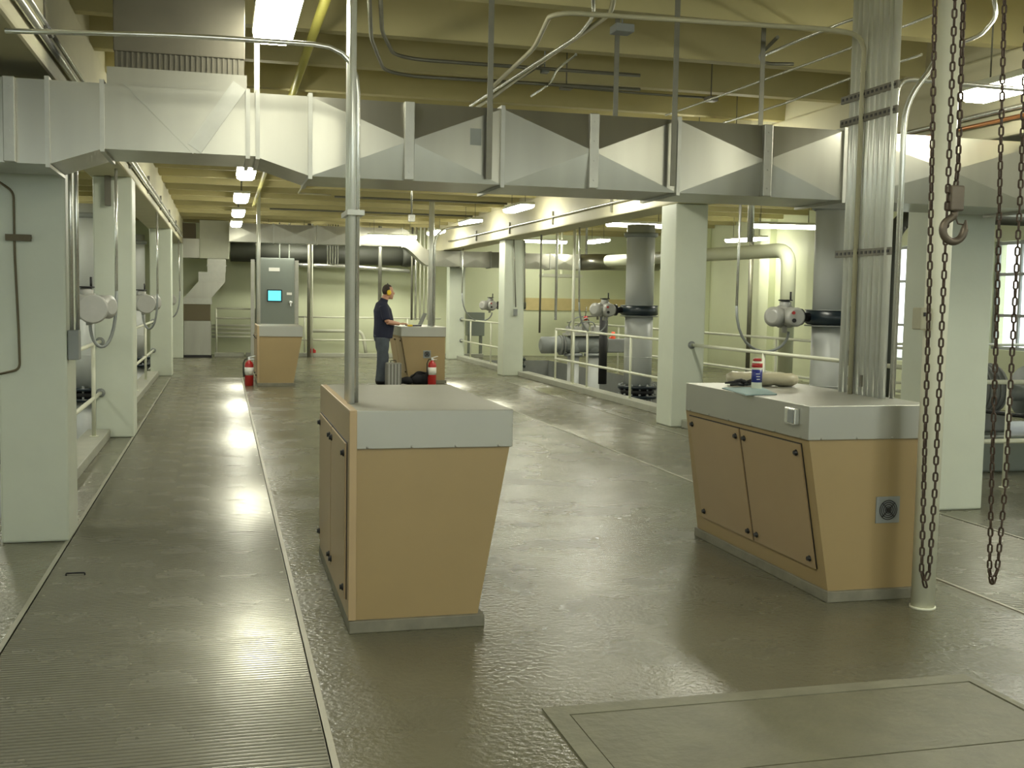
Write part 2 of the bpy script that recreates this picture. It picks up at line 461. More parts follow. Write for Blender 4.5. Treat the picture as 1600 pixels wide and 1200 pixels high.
for (x0, x1, lab) in ((-1.40, -0.96, 'cream concrete beam running over the left column row'), (5.60, 6.1, 'cream concrete beam running over the right column row')):
    b = MB(); b.box(x0, x1, YF, YB, BZ, 3.50, bev=0.02)
    b.box(x0 + 0.03, x1 - 0.03, YF, YB, 3.49, ZC + 0.01)
    tag(b.build('concrete_beam', 'beam'), lab, 'beam')

# ================================================================== FLOOR GRATING
PL = 0.60
def plank_mesh(wx, ly):
    b = MB(); b.box(0, wx, 0, ly, -0.04, -0.006)
    n_ = 20; p = PL / n_
    for i in range(n_):
        yc = (i + 0.5) * p - 0.003; hw = 0.0105
        pr = [(yc - hw, -0.0065)] + [(yc - hw * math.cos(a), -0.0035 + 0.0045 * math.sin(a)) for a in [PI * k / 6 for k in range(7)]] + [(yc + hw, -0.0065)]
        b.prism(pr, 'x', 0.004, wx - 0.004)
    return b
PL = 0.60
g0 = plank_mesh(GL[1] - GL[0] - 0.006, PL - 0.003).build('grating_plank', 'grating', loc=(GL[0] + 0.003, GY[0], 0))
tag(g0, 'ribbed grey aluminium floor plank in the walkway strip left of the consoles', 'floor plank', 'aluminium floor planks of the left strip')
g1 = plank_mesh(GR_[1] - GR_[0] - 0.006, PL - 0.003).build('grating_plank', 'grating', loc=(GR_[0] + 0.003, GY[0], 0))
tag(g1, 'ribbed grey aluminium floor plank in the strip right of the right console', 'floor plank', 'aluminium floor planks of the right strip')
for i in range(1, int((GY[1] - GY[0]) / PL + 0.01)):
    for g, x in ((g0, GL[0]), (g1, GR_[0])):
        o = g.copy(); C.objects.link(o); o.location = (x + 0.003, GY[0] + i * PL, 0)
# plank lifting handle
b = MB(); b.tube(bend([(-0.86, 6.55, -0.002), (-0.86, 6.55, 0.012), (-0.76, 6.55, 0.012), (-0.76, 6.55, -0.002)], 0.008), 0.005, 6)
tag(b.build('lifting_handle', 'black'), 'small dark lifting handle set into the left grating near the first column', 'handle')
# floor hatch
h = thing('access_hatch', 'rectangular concrete hatch with pale border set in the floor foreground', 'hatch', (2.15, 3.3, 0))
b = MB()
xa, xb, ya, yb = 1.21, 3.13, 1.9, 4.02; t_ = 0.085
b.box(xa, xb, yb - t_, yb, -0.02, 0.006); b.box(xa, xa + t_, ya, yb - t_, -0.02, 0.006); b.box(xb - t_ * 0.4, xb, ya, yb - t_, -0.02, 0.006)
b.build('border', 'hatch_border', h, world=True)
b = MB(); b.box(xa + t_ + 0.006, xb - 0.045, 3.345, yb - t_ - 0.006, -0.02, 0.004); b.build('cover', 'concrete_patch', h, world=True)
b = MB(); b.box(xa + t_ + 0.006, xb - 0.045, ya, 3.337, -0.02, 0.004); b.build('cover', 'concrete_patch', h, world=True)

# ================================================================== LIGHT FIXTURES
def fixture_proto():
    t = thing('tube_light', 'x', 'light', (0, 0, 0))
    b = MB(); b.box(-0.128, 0.128, -0.605, 0.605, 0.05, 0.095, bev=0.006)
    b.build('housing', 'white', t)
    b = MB(); b.prism([(-0.122, 0.05), (-0.115, 0.012), (-0.075, -0.012), (0.075, -0.012), (0.115, 0.012), (0.122, 0.05)], 'y', -0.6, 0.6)
    b.build('lens', 'lens', t)
    for yy in (-0.45, 0.45):
        b = MB(); b.cyl((0, 0, 0), (0, 0, 1), 0.006, 6); _r = b.build('hanger_rod', 'conduit_dark', t); _r.location = (0, yy, 0.09)
    return t
L0 = fixture_proto()
lamps = []
ys = [-1.6, 2.4, 6.52, 10.7, 14.9, 18.8, 22.3, 25.6]  # first two are out of view, added to light the foreground
labs = ['tube light above the hall behind the viewer, left row', 'bright wraparound tube light hanging behind the viewer', 'large bright tube light at top left, nearest of the left row',
        'tube light of the left row hidden behind the duct', 'bright tube light just below the near duct, left row',
        'third visible tube light of the left row, over the grating', 'fourth visible tube light of the left row, small and glowing',
        'farthest visible tube light of the left row, by the back duct']
for y, l in zip(ys, labs): lamps.append((0.31, y, 3.17, 0, l))
ys = [-1.6, 2.4, 6.0, 10.7, 14.7, 18.65, 22.5, 26.3]  # first two again added out of view as foreground fill
labs = ['tube light above the hall behind the viewer, right row', 'bright wraparound tube light above right rear of viewer', 'big glowing tube light at upper right edge behind the chains',
        'tube light of the right row hidden by the duct', 'tube light of the right row hidden just past the duct',
        'tube light hanging before the right beam, nearest of three below the duct', 'middle tube light of three along the right beam',
        'farthest of three tube lights along the right beam, beside the vertical conduit']
for y, l in zip(ys, labs): lamps.append((5.0, y, 3.02 if y == 6.0 else 3.17, 0, l))
lamps += [(9.9, 18.2, 3.0, PI / 2 - 0.15, 'long tube light in the right side aisle in front of the right wall'),
          (11.2, 22.3, 3.0, 0.2, 'small tube light beyond, left of the long aisle light'),
          (7.85, 20.3, 3.08, PI / 2, 'tube light partly hidden behind the tall grey pipe'),
          (4.1, 27.4, 3.1, PI / 2, 'tube light glowing against the far duct'),
          (1.6, 29.0, 3.25, PI / 2, 'tube light tucked behind the far duct, left end'), (4.2, 29.0, 3.25, PI / 2, 'tube light tucked behind the far duct, right end'),  # pair added behind the duct to brighten the back wall
          (8.6, 29.2, 3.2, PI / 2, 'tube light above the back wall behind the round duct'),  # corner lamp added to lift the back wall
          (9.2, 10.5, 3.1, 0, 'tube light in the near right side aisle'), (9.2, 4.5, 3.1, 0, 'tube light in the front right side aisle'),  # right aisle lamps from here on are added fill
          (9.2, 26.5, 3.1, 0, 'tube light in the far right side aisle'),
          (-3.4, 8.5, 3.1, 0, 'tube light in the near left side aisle'), (-3.4, 16, 3.1, 0, 'tube light in the middle left side aisle'),  # left aisle lamps put in as fill light
          (-3.4, 24, 3.1, 0, 'tube light in the far left side aisle')]
for i, (x, y, z, rz, l) in enumerate(lamps):
    if i == 0:
        L0.location = (x, y, z); L0['label'] = l; L0['group'] = 'fluorescent tube lights'
    o = L0 if i == 0 else dup(L0, (x, y, z), rz, l, 'fluorescent tube lights')
    for ch in o.children:
        if ch.name.startswith('hanger_rod'): ch.scale.z = ZC - z - 0.09

# ================================================================== MAIN DUCT
DY0, DY1, DT, DB = 6.6, 7.2, 2.765, 2.305
duct = thing('air_duct', 'long galvanised rectangular duct crossing the hall just under the ceiling beams', 'duct', (2.0, 6.9, DB))
def xbreak(b, x0, x1, z0a, z0b, z1, y, d=0.034):
    """front sheet with pressed diagonal creases"""
    A = Vector((x0, y, z0a)); B = Vector((x1, y, z0b)); Cc = Vector((x1, y, z1)); D = Vector((x0, y, z1))
    mid = (A + B + Cc + D) / 4; mid.y -= d
    v = [b.bm.verts.new(p) for p in (A, B, Cc, D, mid)]
    for i in range(4): b.bm.faces.new((v[i], v[(i + 1) % 4], v[4]))
def section(x0, x1, za, zb, zt=DT, creased=True):
    b = MB()
    if creased: xbreak(b, x0, x1, za, zb, zt, DY0)
    else: b.quad((x0, DY0, za), (x1, DY0, zb), (x1, DY0, zt), (x0, DY0, zt))
    b.quad((x0, DY0, za), (x0, DY1, za), (x1, DY1, zb), (x1, DY0, zb))
    b.quad((x0, DY0, zt), (x1, DY0, zt), (x1, DY1, zt), (x0, DY1, zt))
    b.quad((x0, DY1, za), (x0, DY1, zt), (x1, DY1, zt), (x1, DY1, zb))
    return b.build('duct_section', 'galv', duct, world=True)
def flange(x, za, w_=0.012, dp=0.018, zt=DT):
    b = MB()
    b.box(x - w_, x + w_, DY0 - dp, DY0 + 0.001, za - dp, zt + dp); b.box(x - w_, x + w_, DY1 - 0.001, DY1 + dp, za - dp, zt + dp)
    b.box(x - w_, x + w_, DY0, DY1, za - dp, za + 0.001); b.box(x - w_, x + w_, DY0, DY1, zt - 0.001, zt + dp)
    b.build('flange', 'galv_flange', duct, world=True)
def stiff(x, za, zt=DT):
    b = MB(); b.box(x - 0.03, x + 0.03, DY0 - 0.048, DY0 - 0.004, za, zt, bev=0.004)
    for zz in (za + 0.05, za + 0.17, zt - 0.17, zt - 0.05): b.cyl((x, DY0 - 0.053, zz), (x, DY0 - 0.046, zz), 0.006, 8)
    b.build('stiffener', 'galv_flange', duct, world=True)
DM = 2.405
section(-4.9, -2.2, DB, DB); section(-2.2, -0.93, DB, DB, creased=False); section(-0.93, -0.645, DB, DM, creased=False)
section(-0.645, 0.18, DM, DM, creased=False); section(0.18, 0.50, DM, DB, creased=False)
section(0.50, 1.66, DB, DB); section(1.66, 2.82, DB, DB); section(2.82, 4.01, DB, DB); section(4.01, 5.6, DB, DB, creased=True); section(5.6, 8.4, DB, DB)
for x, z in ((-2.2, DB), (-0.93, DB), (-0.645, DM), (0.145, DM), (0.20, DM), (0.50, DB), (1.66, DB), (2.82, DB), (4.01, DB), (5.6, DB)): flange(x, z)
for x, z in ((1.08, DB), (2.24, DB), (3.43, DB), (-1.12, DB), (4.75, DB)): stiff(x, z)
# creased gusset plates on the riser plenum
b = MB(); b.box(-0.62, 0.14, DY0, DY1, DT - 0.001, 2.86); b.build('riser_collar', 'galv', duct, world=True)
b = MB()
def strip(p, q, wd, y=DY0 - 0.006):
    p = Vector(p); q = Vector(q); d = (q - p).normalized(); nrm = Vector((-d.y, d.x)) * wd / 2
    cs = [p - nrm, q - nrm, q + nrm, p + nrm]
    b.hexa([(c.x, y, c.y) for c in cs] + [(c.x, DY0 + 0.002, c.y) for c in cs])
strip((-0.50, 2.80), (-0.13, 2.43), 0.085)
b.build('brace_plate', 'galv', duct, world=True)
b = MB(); strip((0.10, 2.80), (-0.15, 2.43), 0.085, DY0 - 0.011); b.build('brace_plate', 'galv_flange', duct, world=True)
b = MB(); b.box(-0.58, 0.125, DY0 + 0.02, DY1 - 0.02, 2.86, 2.95)
for i in range(24): b.box(-0.575 + i * 0.029, -0.565 + i * 0.029, DY0 + 0.012, DY0 + 0.02, 2.86, 2.95)
b.build('flexible_collar', 'riser_dark', duct, world=True)
b = MB(); b.box(-0.585, 0.13, DY0 + 0.01, DY1, 2.95, ZC, bev=0.005); b.build('riser', 'riser_dark', duct, world=True)
b = MB(); b.box(1.415, 1.525, DY0 - 0.012, DY0 - 0.006, 2.535, 2.635); b.build('tape_patch', 'duct_patch', duct, world=True)
# hanger straps of the duct
for x, y, z0, lab in ((1.567, 6.55, 2.33, 'flat grey hanger strap in front of the duct, left of the two long ones'),
                      (2.763, 6.54, 2.34, 'flat grey hanger strap in front of the duct, right of the two long ones'),
                      (2.62, 7.24, 2.80, 'dark hanger strap rising behind the duct centre'),
                      (3.72, 7.24, 2.80, 'dark hanger strap rising behind the duct near the conduit bundle'),
                      (4.0, 6.4, 2.80, 'dark strap beside the top of the right conduit bundle'),
                      (0.215, 7.24, 2.80, 'dark hanger strap right of the duct riser')):
    b = MB(); b.box(x - 0.017, x + 0.017, y - 0.004, y + 0.004, z0, ZC)
    tag(b.build('hanger_strap', 'conduit_dark'), lab, 'strap')

# ================================================================== CONSOLES
def console(loc, label, taper_left, door_side, vent=False, outlet=False, LY=1.55, W=0.79):
    """local origin at front-left corner of the top, y goes back"""
    t = thing('control_console', label, 'console', loc, 0, 'tan control consoles in the hall')
    tp = 0.148
    bl, br = (tp, 0) if taper_left else (0, tp)
    zt, zb = 0.885, 0.06
    x0b, x1b, x0t, x1t = bl + 0.012, W - br - 0.012, 0.012, W - 0.012
    if taper_left: x1b = x1t
    else: x0b = x0t
    b = MB(); b.hexa([(x0b, 0.012, zb), (x1b, 0.012, zb), (x1b, LY + 0.1, zb), (x0b, LY + 0.1, zb), (x0t, 0.012, zt), (x1t, 0.012, zt), (x1t, LY + 0.02, zt), (x0t, LY + 0.02, zt)])
    b.build('body', 'wood', t)
    b = MB(); b.box(x0b - 0.015, x1b + 0.03, -0.012, LY + 0.12, 0, 0.06, bev=0.004); b.build('plinth', 'plinth', t)
    # metal top: slab with apron
    b = MB(); xs0 = 0.0 if door_side == 'taper' else 0.028
    b.box(xs0, W, 0, LY, 0.885, 1.068, bev=0.003)
    if taper_left is False and door_side == 'back': pass
    mt = b.build('worktop', 'top_metal', t)
    b = MB()
    for i in range(4): b.ball((W * (0.1 + 0.27 * i), -0.002, 0.893), 0.006, 8)
    if taper_left:
        for i in range(6): b.ball((-0.002, LY * (0.05 + 0.18 * i), 0.893), 0.006, 8)
    b.build('screws', 'top_metal', mt)
    if door_side == 'back':   # vertical side panel of laminate that runs up to the top
        b = MB(); b.box(-0.004, 0.026, 0.0, LY + 0.06, 0.06, 1.06, bev=0.004); b.build('side_panel', 'wood_door', t)
        b = MB(); b.box(-0.006, 0.03, -0.004, LY, 1.058, 1.071, bev=0.003); b.box(-0.006, 0.03, -0.006, 0.006, 0.062, 1.06, bev=0.003)
        b.build('edge_trim', 'wood_edge', t)
        def pt(y, z, o): return Vector((-0.004 - o, y, z))
    else:
        def pt(y, z, o):
            f = (zt - z) / (zt - zb); return Vector((x0t + (x0b - x0t) * f - o, y, z))
    dz0, dz1 = (0.16, 0.85) if door_side == 'taper' else (0.14, 0.90)
    spans = ((0.10, LY / 2 + 0.02 - 0.012), (LY / 2 + 0.02 + 0.012, LY - 0.04))
    for (ya, yb_) in spans:
        b = MB()
        b.hexa([pt(ya, dz0, 0.012), pt(ya, dz0, -0.001), pt(yb_, dz0, -0.001), pt(yb_, dz0, 0.012), pt(ya, dz1, 0.012), pt(ya, dz1, -0.001), pt(yb_, dz1, -0.001), pt(yb_, dz1, 0.012)])
        d = b.build('door', 'wood_door', t)
        for (yy, zz) in ((ya + 0.045, dz0 + 0.05), (yb_ - 0.045, dz0 + 0.05), (ya + 0.045, dz1 - 0.05), (yb_ - 0.045, dz1 - 0.05)):
            p = pt(yy, zz, 0.011); kb = MB(); kb.lathe([(0.017, 0), (0.018, 0.006), (0.012, 0.010), (0.012, 0.018)], p, (-1, 0, 0), 12)
            kb.build('latch', 'black', d)
        b = MB(); b.hexa([pt(ya - 0.006, dz1 - 0.001, 0.004), pt(ya - 0.006, dz1 - 0.001, -0.001), pt(yb_ + 0.006, dz1 - 0.001, -0.001), pt(yb_ + 0.006, dz1 - 0.001, 0.004),
                          pt(ya - 0.006, dz1 + 0.007, 0.004), pt(ya - 0.006, dz1 + 0.007, -0.001), pt(yb_ + 0.006, dz1 + 0.007, -0.001), pt(yb_ + 0.006, dz1 + 0.007, 0.004)])
        b.hexa([pt(ya - 0.007, dz0, 0.004), pt(ya - 0.007, dz0, -0.001), pt(ya, dz0, -0.001), pt(ya, dz0, 0.004), pt(ya - 0.007, dz1, 0.004), pt(ya - 0.007, dz1, -0.001), pt(ya, dz1, -0.001), pt(ya, dz1, 0.004)])
        b.build('door_gap', 'rubber', d)
    if vent:
        vx, vz = vent
        b = MB(); b.box(vx - 0.073, vx + 0.073, 0.004, 0.014, vz - 0.073, vz + 0.073, bev=0.003)
        v = b.build('vent_plate', 'machine', t)
        b = MB()
        for r in (0.018, 0.030, 0.042, 0.053):
            b.tube([(vx + r * math.cos(a), 0.001, vz + r * math.sin(a)) for a in [2 * PI * k / 24 for k in range(24)]], 0.0025, 6, closed=True)
        b.lathe([(0.012, 0), (0.012, 0.008)], (vx, 0.006, vz), (0, -1, 0), 12)
        for a in (PI / 4, 3 * PI / 4):
            b.cyl((vx - 0.055 * math.cos(a), 0.0, vz - 0.055 * math.sin(a)), (vx + 0.055 * math.cos(a), 0.0, vz + 0.055 * math.sin(a)), 0.003, 6)
        b.build('fan_guard', 'black', v)
    if outlet:
        b = MB(); b.box(-0.030, 0.002, 0.10, 0.215, 0.955, 1.045, bev=0.006); u = b.build('outlet_box', 'conduit', t)
        b = MB(); b.box(-0.036, -0.028, 0.112, 0.168, 0.965, 1.035, bev=0.003); b.build('outlet_cover', 'machine', u)
    return t
console((0.583, 5.15, 0), 'near tan console with grey metal top, nearest the left grating strip', False, 'back')
console((3.008, 5.19, 0), 'near right tan console with two slanted doors behind the white post', True, 'taper', vent=(0.505, 0.495), outlet=True, LY=1.6)
console((0.60, 19.85, 0), 'far left tan console in front of the grey enclosure', False, 'back', LY=1.6)
console((3.245, 20.45, 0), 'far tan console where the man in a navy shirt works', True, 'taper', vent=(0.50, 0.55), LY=1.6, W=0.86)

# ================================================================== CONDUITS ON CONSOLES
# left console: three conduits to the ceiling
G1 = 'steel conduits rising from the near left console'
for i, y in enumerate((5.50, 5.60, 5.70)):
    x = 0.622 + 0.004 * i
    pts = [(x, y, 1.068), (x, y, ZC)]
    run('conduit', pts, 0.0185, 'conduit_pale', 'vertical steel conduit standing on the near left console, one of three together', 'conduit', G1)
run('conduit', [(0.655, 5.56, 1.068), (0.655, 5.56, 2.835), (-0.15, 5.56, 2.83), (-0.96, 5.56, 2.79)], 0.0125, 'conduit', 'thin conduit bending left from the console bundle towards the left beam', 'conduit', rad=0.22)
b = MB(); b.box(0.595, 0.68, 5.46, 5.75, 2.005, 2.03); 
tag(b.build('conduit_clamp', 'galv_flange'), 'small clamp bar tying the left console conduits together', 'clamp')
# right console bundle
G2 = 'steel conduits rising in a bundle from the near right console'
n_c = 9
tops = []
for i in range(n_c):
    f = i / (n_c - 1)
    y = 6.07 - 0.47 * f; x = 3.735 - 0.003 * i
    r = (0.020, 0.016, 0.021, 0.015, 0.018, 0.016, 0.020, 0.015, 0.022)[i]
    run('conduit', [(x, y, 1.068), (x, y, ZC)], r, 'conduit_pale', 'vertical steel conduit in the dense bundle on the near right console', 'conduit', G2)
for i, (y, z, ml) in enumerate(((6.02, 2.95, 0), (5.78, 2.9, 0))):
    pass
_a = at(1300, 46, Y=5.9); _b = at(885, 20, Y=6.0); _c = at(835, 75, Y=6.9)
run('conduit', [(3.69, 5.9, 1.068), (3.69, 5.9, _a.z - 0.02), _a, _b, _b + Vector((-0.08, 0.06, -0.01)), _c, at(770, 135, Y=8.0)], 0.0145, 'conduit_cream', 'cream conduit sweeping left out of the right bundle under the ceiling', 'conduit', rad=0.2)
run('conduit', [(3.78, 5.60, 1.068), (3.78, 5.60, 2.78), (3.98, 5.58, 3.02), (4.02, 5.55, ZC)], 0.017, 'conduit', 'conduit on the right edge of the bundle kinking outward near the top', 'conduit', rad=0.15)
run('conduit', [(3.80, 5.72, 2.70), (3.80, 5.72, 2.93), (4.4, 5.75, 2.93), (5.59, 5.8, 2.93)], 0.015, 'conduit', 'short conduit branching right from the bundle towards the right beam', 'conduit', rad=0.16)
for z, lab in ((1.92, 'slotted steel channel clamping the conduit bundle at mid height'), (2.72, 'lower of two slotted channels near the top of the conduit bundle'), (2.86, 'upper slotted channel at the top of the conduit bundle')):
    t = thing('strut_channel', lab, 'channel', (3.70, 5.83, z))
    b = MB(); b.box(-0.006, 0.006, -0.28, 0.31, -0.022, 0.022); b.build('channel', 'galv_dull', t)
    b = MB()
    for k in range(13): b.box(-0.009, -0.005, -0.265 + k * 0.045, -0.245 + k * 0.045, -0.008, 0.008)
    b.build('slots', 'black', t)
b = MB()
for (y, z0, z1) in ((5.93, 1.45, 1.60), (5.93, 1.24, 1.33), (5.80, 1.12, 1.19), (5.93, 1.12, 1.17)):
    b.box(3.695, 3.703, y - 0.012, y + 0.012, z0, z1)
for k in range(26):
    b.box(3.700, 3.706, 5.925, 5.942, 1.65 + k * 0.045, 1.675 + k * 0.045)
b.box(3.706, 3.716, 5.91, 5.955, 1.068, 3.0)
tag(b.build('perforated_strut', 'galv_dull'), 'vertical perforated strut with dark slots standing in the right conduit bundle', 'strut')

# conduits on far consoles
run('conduit', [(0.66, 21.2, 1.068), (0.66, 21.2, ZC)], 0.035, 'conduit_pale', 'steel conduit rising from the far left console', 'conduit')
run('conduit', [(4.0, 21.5, 1.068), (4.0, 21.5, ZC)], 0.055, 'conduit_pale', 'thick steel conduit rising from the far console beside the laptop', 'conduit')
run('conduit', [(4.06, 21.45, 1.068), (4.06, 21.45, 2.95), (5.0, 21.5, 3.12)], 0.022, 'conduit', 'thin conduit curving from the far thick conduit to a tube light', 'conduit', rad=0.3)

# ================================================================== WHITE POST AND CHAINS
b = MB(); b.lathe([(0.061, 0), (0.061, ZC)], (3.617, 5.00, 0), (0, 0, 1), 28)
t = thing('support_post', 'round white support post standing in front of the right console', 'post', (3.617, 5.0, 0))
b = MB(); b.lathe([(0.061, 0), (0.061, ZC)], (0, 0, 0), (0, 0, 1), 28); b.build('post', 'pole', t)
b = MB(); b.lathe([(0.068, 0), (0.068, 0.012)], (0, 0, 0), (0, 0, 1), 28); b.build('base_ring', 'pole', t)
b = MB(); b.box(-0.065, 0.065, -0.09, -0.058, 1.325, 1.41, bev=0.01)
p = at(1431, 500, Y=5.0)
tb = thing('switch_box', 'small weathered wall switch box mounted left on the white post', 'box', (3.617 - 0.061 - 0.030, 5.0, p.z - 0.05))
b.bm.free()
b = MB(); b.box(-0.034, 0.034, -0.05, 0.03, 0, 0.115, bev=0.008); b.build('housing', 'concrete_light', tb)
b = MB(); b.box(-0.02, 0.0, -0.058, -0.048, 0.07, 0.09); b.build('button', 'black', tb)

CY = 3.2
def link_mesh(Lk, Wk, r):
    b = MB(); pts = []
    h_ = Lk / 2 - Wk / 2; R_ = Wk / 2 - r
    for k in range(7): a = PI * k / 6; pts.append((R_ * math.cos(a), 0, h_ + (R_) * math.sin(a)))
    for k in range(7): a = PI + PI * k / 6; pts.append((R_ * math.cos(a), 0, -h_ + (R_) * math.sin(a)))
    b.tube(pts, r, 8, closed=True)
    o = b.build('link', 'chain', loc=(0, 0, 0)); me = o.data; bpy.data.objects.remove(o); return me
def chain(path, pitch, Lk, Wk, r, label, group=None, y=CY):
    """path: polyline of world points, links laid along it"""
    path = [Vector(p) for p in path]
    t = thing('hoist_chain', label, 'chain', path[0], 0, group)
    me = link_mesh(Lk, Wk, r)
    segs = [(path[i], path[i + 1], (path[i + 1] - path[i]).length) for i in range(len(path) - 1)]
    tot = sum(s_[2] for s_ in segs); nl = int(tot / pitch)
    items = []
    for k in range(nl):
        d = (k + 0.5) * tot / nl; q = d
        for (a, c, l) in segs:
            if q <= l: break
            q -= l
        p_ = a + (c - a) * (q / l); dr = (c - a).normalized()
        rt = dr.to_track_quat('Z', 'X').to_matrix().to_4x4()
        tw = Matrix.Rotation((k % 2) * PI / 2 - 0.55 + 0.22 * math.sin(k * 0.37), 4, 'Z')
        items.append((p_, Matrix.Translation(p_ - path[0]) @ rt @ tw))
    zc = 2.6
    vis = [i for i in items if i[0].z < 2.45]; rest = [i for i in items if i[0].z >= 2.45]
    if len(vis) > 99: rest += vis[99:]; vis = vis[:99]
    for p_, m_ in vis:
        o = bpy.data.objects.new('link', me); C.objects.link(o); o.parent = t; o.matrix_local = m_
    if rest:
        bm = bmesh.new()
        for p_, m_ in rest:
            k0 = len(bm.verts); bm.from_mesh(me); bm.verts.ensure_lookup_table()
            bmesh.ops.transform(bm, matrix=m_, verts=bm.verts[k0:])
        mm = bpy.data.meshes.new('links'); bm.to_mesh(mm); bm.free(); mm.materials.append(M['chain'])
        o = bpy.data.objects.new('links', mm); C.objects.link(o); o.parent = t; o['kind'] = 'stuff'
    return t
ZT = 3.15
def onY(px, py, y=CY): return at(px, py, Y=y)
def top_of(px0, py0, px1, py1, y=CY):
    a = onY(px0, py0, y); c = onY(px1, py1, y); f = (ZT - a.z) / (c.z - a.z); return a + (c - a) * f
def strand(pxs): return [onY(*p) for p in pxs]
s1 = strand([(1445, 912), (1440, 892), (1445, 700), (1453, 420), (1459, 100)])
s2 = strand([(1446, 912), (1452, 892), (1461, 760), (1472, 500), (1481, 300), (1491, 30)])
s1t = top_of(1453, 420, 1459, 100); s2t = top_of(1481, 300, 1491, 30)
chain(s1[::1][:-1][::1] + [s1t], 0.0262, 0.034, 0.0165, 0.0029, 'left strand of the nearer rusty hand chain loop before the white post', 'hoist hand chains') if False else None
chain([s1t] + s1[::-1] + s2[1:] + [s2t], 0.0285, 0.0365, 0.0195, 0.0034, 'long rusty hand chain loop hanging in front of the white post', 'rusty chains of the hoists')
s3t = top_of(1497, 280, 1503, 90)
hb = onY(1493, 290)
chain([s3t, onY(1497, 260), hb + Vector((0, 0, -0.012))], 0.0285, 0.037, 0.021, 0.0038, 'short rusty load chain carrying the hook block', 'rusty chains of the hoists')
c1 = strand([(1550, 912), (1546, 892), (1551, 700), (1558, 480), (1562, 300), (1567, 100)])
c2 = strand([(1551, 912), (1558, 892), (1572, 750), (1583, 520), (1594, 310), (1600, 150)])
c1t = top_of(1562, 300, 1567, 100); c2t = top_of(1594, 310, 1600, 150)
chain([c1t] + c1[::-1] + c2[1:] + [c2t], 0.0285, 0.0365, 0.0195, 0.0034, 'second rusty hand chain loop hanging at the right edge of view', 'rusty chains of the hoists')
# hook block
hk = thing('hook_block', 'dark steel hook with block hanging on the load chain', 'hook', hb)
b = MB(); b.box(-0.024, 0.026, -0.018, 0.018, -0.085, 0.0, bev=0.006); b.build('block', 'hook', hk)
b = MB(); pts = [(0.0, 0, -0.08), (0.0, 0, -0.10), (-0.012, 0, -0.108), (-0.034, 0, -0.122), (-0.043, 0, -0.145), (-0.034, 0, -0.172), (-0.008, 0, -0.188), (0.022, 0, -0.182), (0.040, 0, -0.16), (0.044, 0, -0.135), (0.046, 0, -0.112)]
b.tube(bend(pts, 0.02, 3), [0.012] * 1 + [0.013] * (len(bend(pts, 0.02, 3)) - 5) + [0.011, 0.009, 0.006, 0.003], 10)
b.build('hook', 'hook', hk)
b = MB(); b.tube([(0.004, 0, -0.10), (0.016, 0, -0.125), (0.038, 0, -0.128)], 0.003, 6); b.build('latch', 'hook', hk)
# hoist bodies above the frame and their monorail
for (tops_, lab) in (((s1t, s2t, s3t), 'chain hoist body from which the nearer chain loop hangs'), ((c1t, c2t), 'chain hoist body from which the second chain loop hangs')):
    cx = sum(p.x for p in tops_) / len(tops_)
    t = thing('chain_hoist', lab, 'hoist', (cx, CY, ZT))
    b = MB(); b.lathe([(0.05, -0.10), (0.105, -0.08), (0.11, 0.05), (0.06, 0.09)], (0, 0, 0.13), (0, 1, 0), 20); b.build('body', 'hook', t)
    b = MB(); b.tube(bend([(0, 0, 0.23), (0, 0, 0.34)], 0.02), 0.012, 8); b.box(-0.04, 0.04, -0.07, 0.07, 0.31, 0.36, bev=0.005); b.build('trolley', 'hook', t)
b = MB()
for (xa, xb, za, zb) in ((2.4, 5.3, 3.50, 3.515), (2.4, 5.3, 3.62, 3.635)): b.box(xa, xb, CY - 0.05, CY + 0.05, za, zb)
b.box(2.4, 5.3, CY - 0.005, CY + 0.005, 3.51, 3.625); b.box(2.5, 2.56, CY - 0.04, CY + 0.04, 3.63, ZC); b.box(5.1, 5.16, CY - 0.04, CY + 0.04, 3.63, ZC)
tag(b.build('monorail_beam', 'conduit_dark'), 'steel monorail beam under the ceiling carrying the chain hoists', 'beam')

# ================================================================== RAILINGS
def railing(name_label, pts_xy, post_ts, hs=(1.065, 0.50), zb=0.10, r=0.021, brackets=(True, True), ztop=None):
    a = Vector((*pts_xy[0], 0)); c = Vector((*pts_xy[1], 0)); d = (c - a)
    t = thing('railing', name_label, 'railing', ((a + c) / 2))
    for h_ in hs:
        b = MB(); b.tube([a + Vector((0, 0, h_)), c + Vector((0, 0, h_))], r, 10); b.build('rail', 'rail', t, world=True)
    for f in post_ts:
        p_ = a + d * f; b = MB(); b.tube([p_ + Vector((0, 0, zb)), p_ + Vector((0, 0, hs[0]))], r, 10)
        b.lathe([(0.045, 0), (0.045, 0.008)], p_ + Vector((0, 0, zb)), (0, 0, 1), 12); b.build('post', 'rail', t, world=True)
    dn = d.normalized()
    for flag, p_, sg in ((brackets[0], a, 1), (brackets[1], c, -1)):
        if flag:
            for h_ in hs:
                b = MB(); b.lathe([(0.05, 0), (0.05, 0.012), (0.03, 0.02), (0.03, 0.04)], p_ + Vector((0, 0, h_)), dn * sg, 12)
                b.build('wall_bracket', 'machine', t, world=True)
    return t
railing('white two-bar railing between the first and second left columns', ((-1.30, 7.90), (-1.30, 12.82)), (0.42, 0.86))
railing('white two-bar railing between the second and third left columns', ((-1.30, 13.30), (-1.30, 22.45)), (0.25, 0.5, 0.75))
railing('white two-bar railing between the third and last left columns', ((-1.30, 22.93), (-1.30, 28.75)), (0.33, 0.66))
railing('pale railing behind the right console between two right columns', ((5.86, 7.92), (5.86, 13.10)), (0.25, 0.62))
yA = 20.1
railing('pale railing in front of the tall grey pipe, left of the right console', ((6.18, 13.60), (6.18, yA)), (0.385, 0.71, 0.83, 1.0), brackets=(True, False))
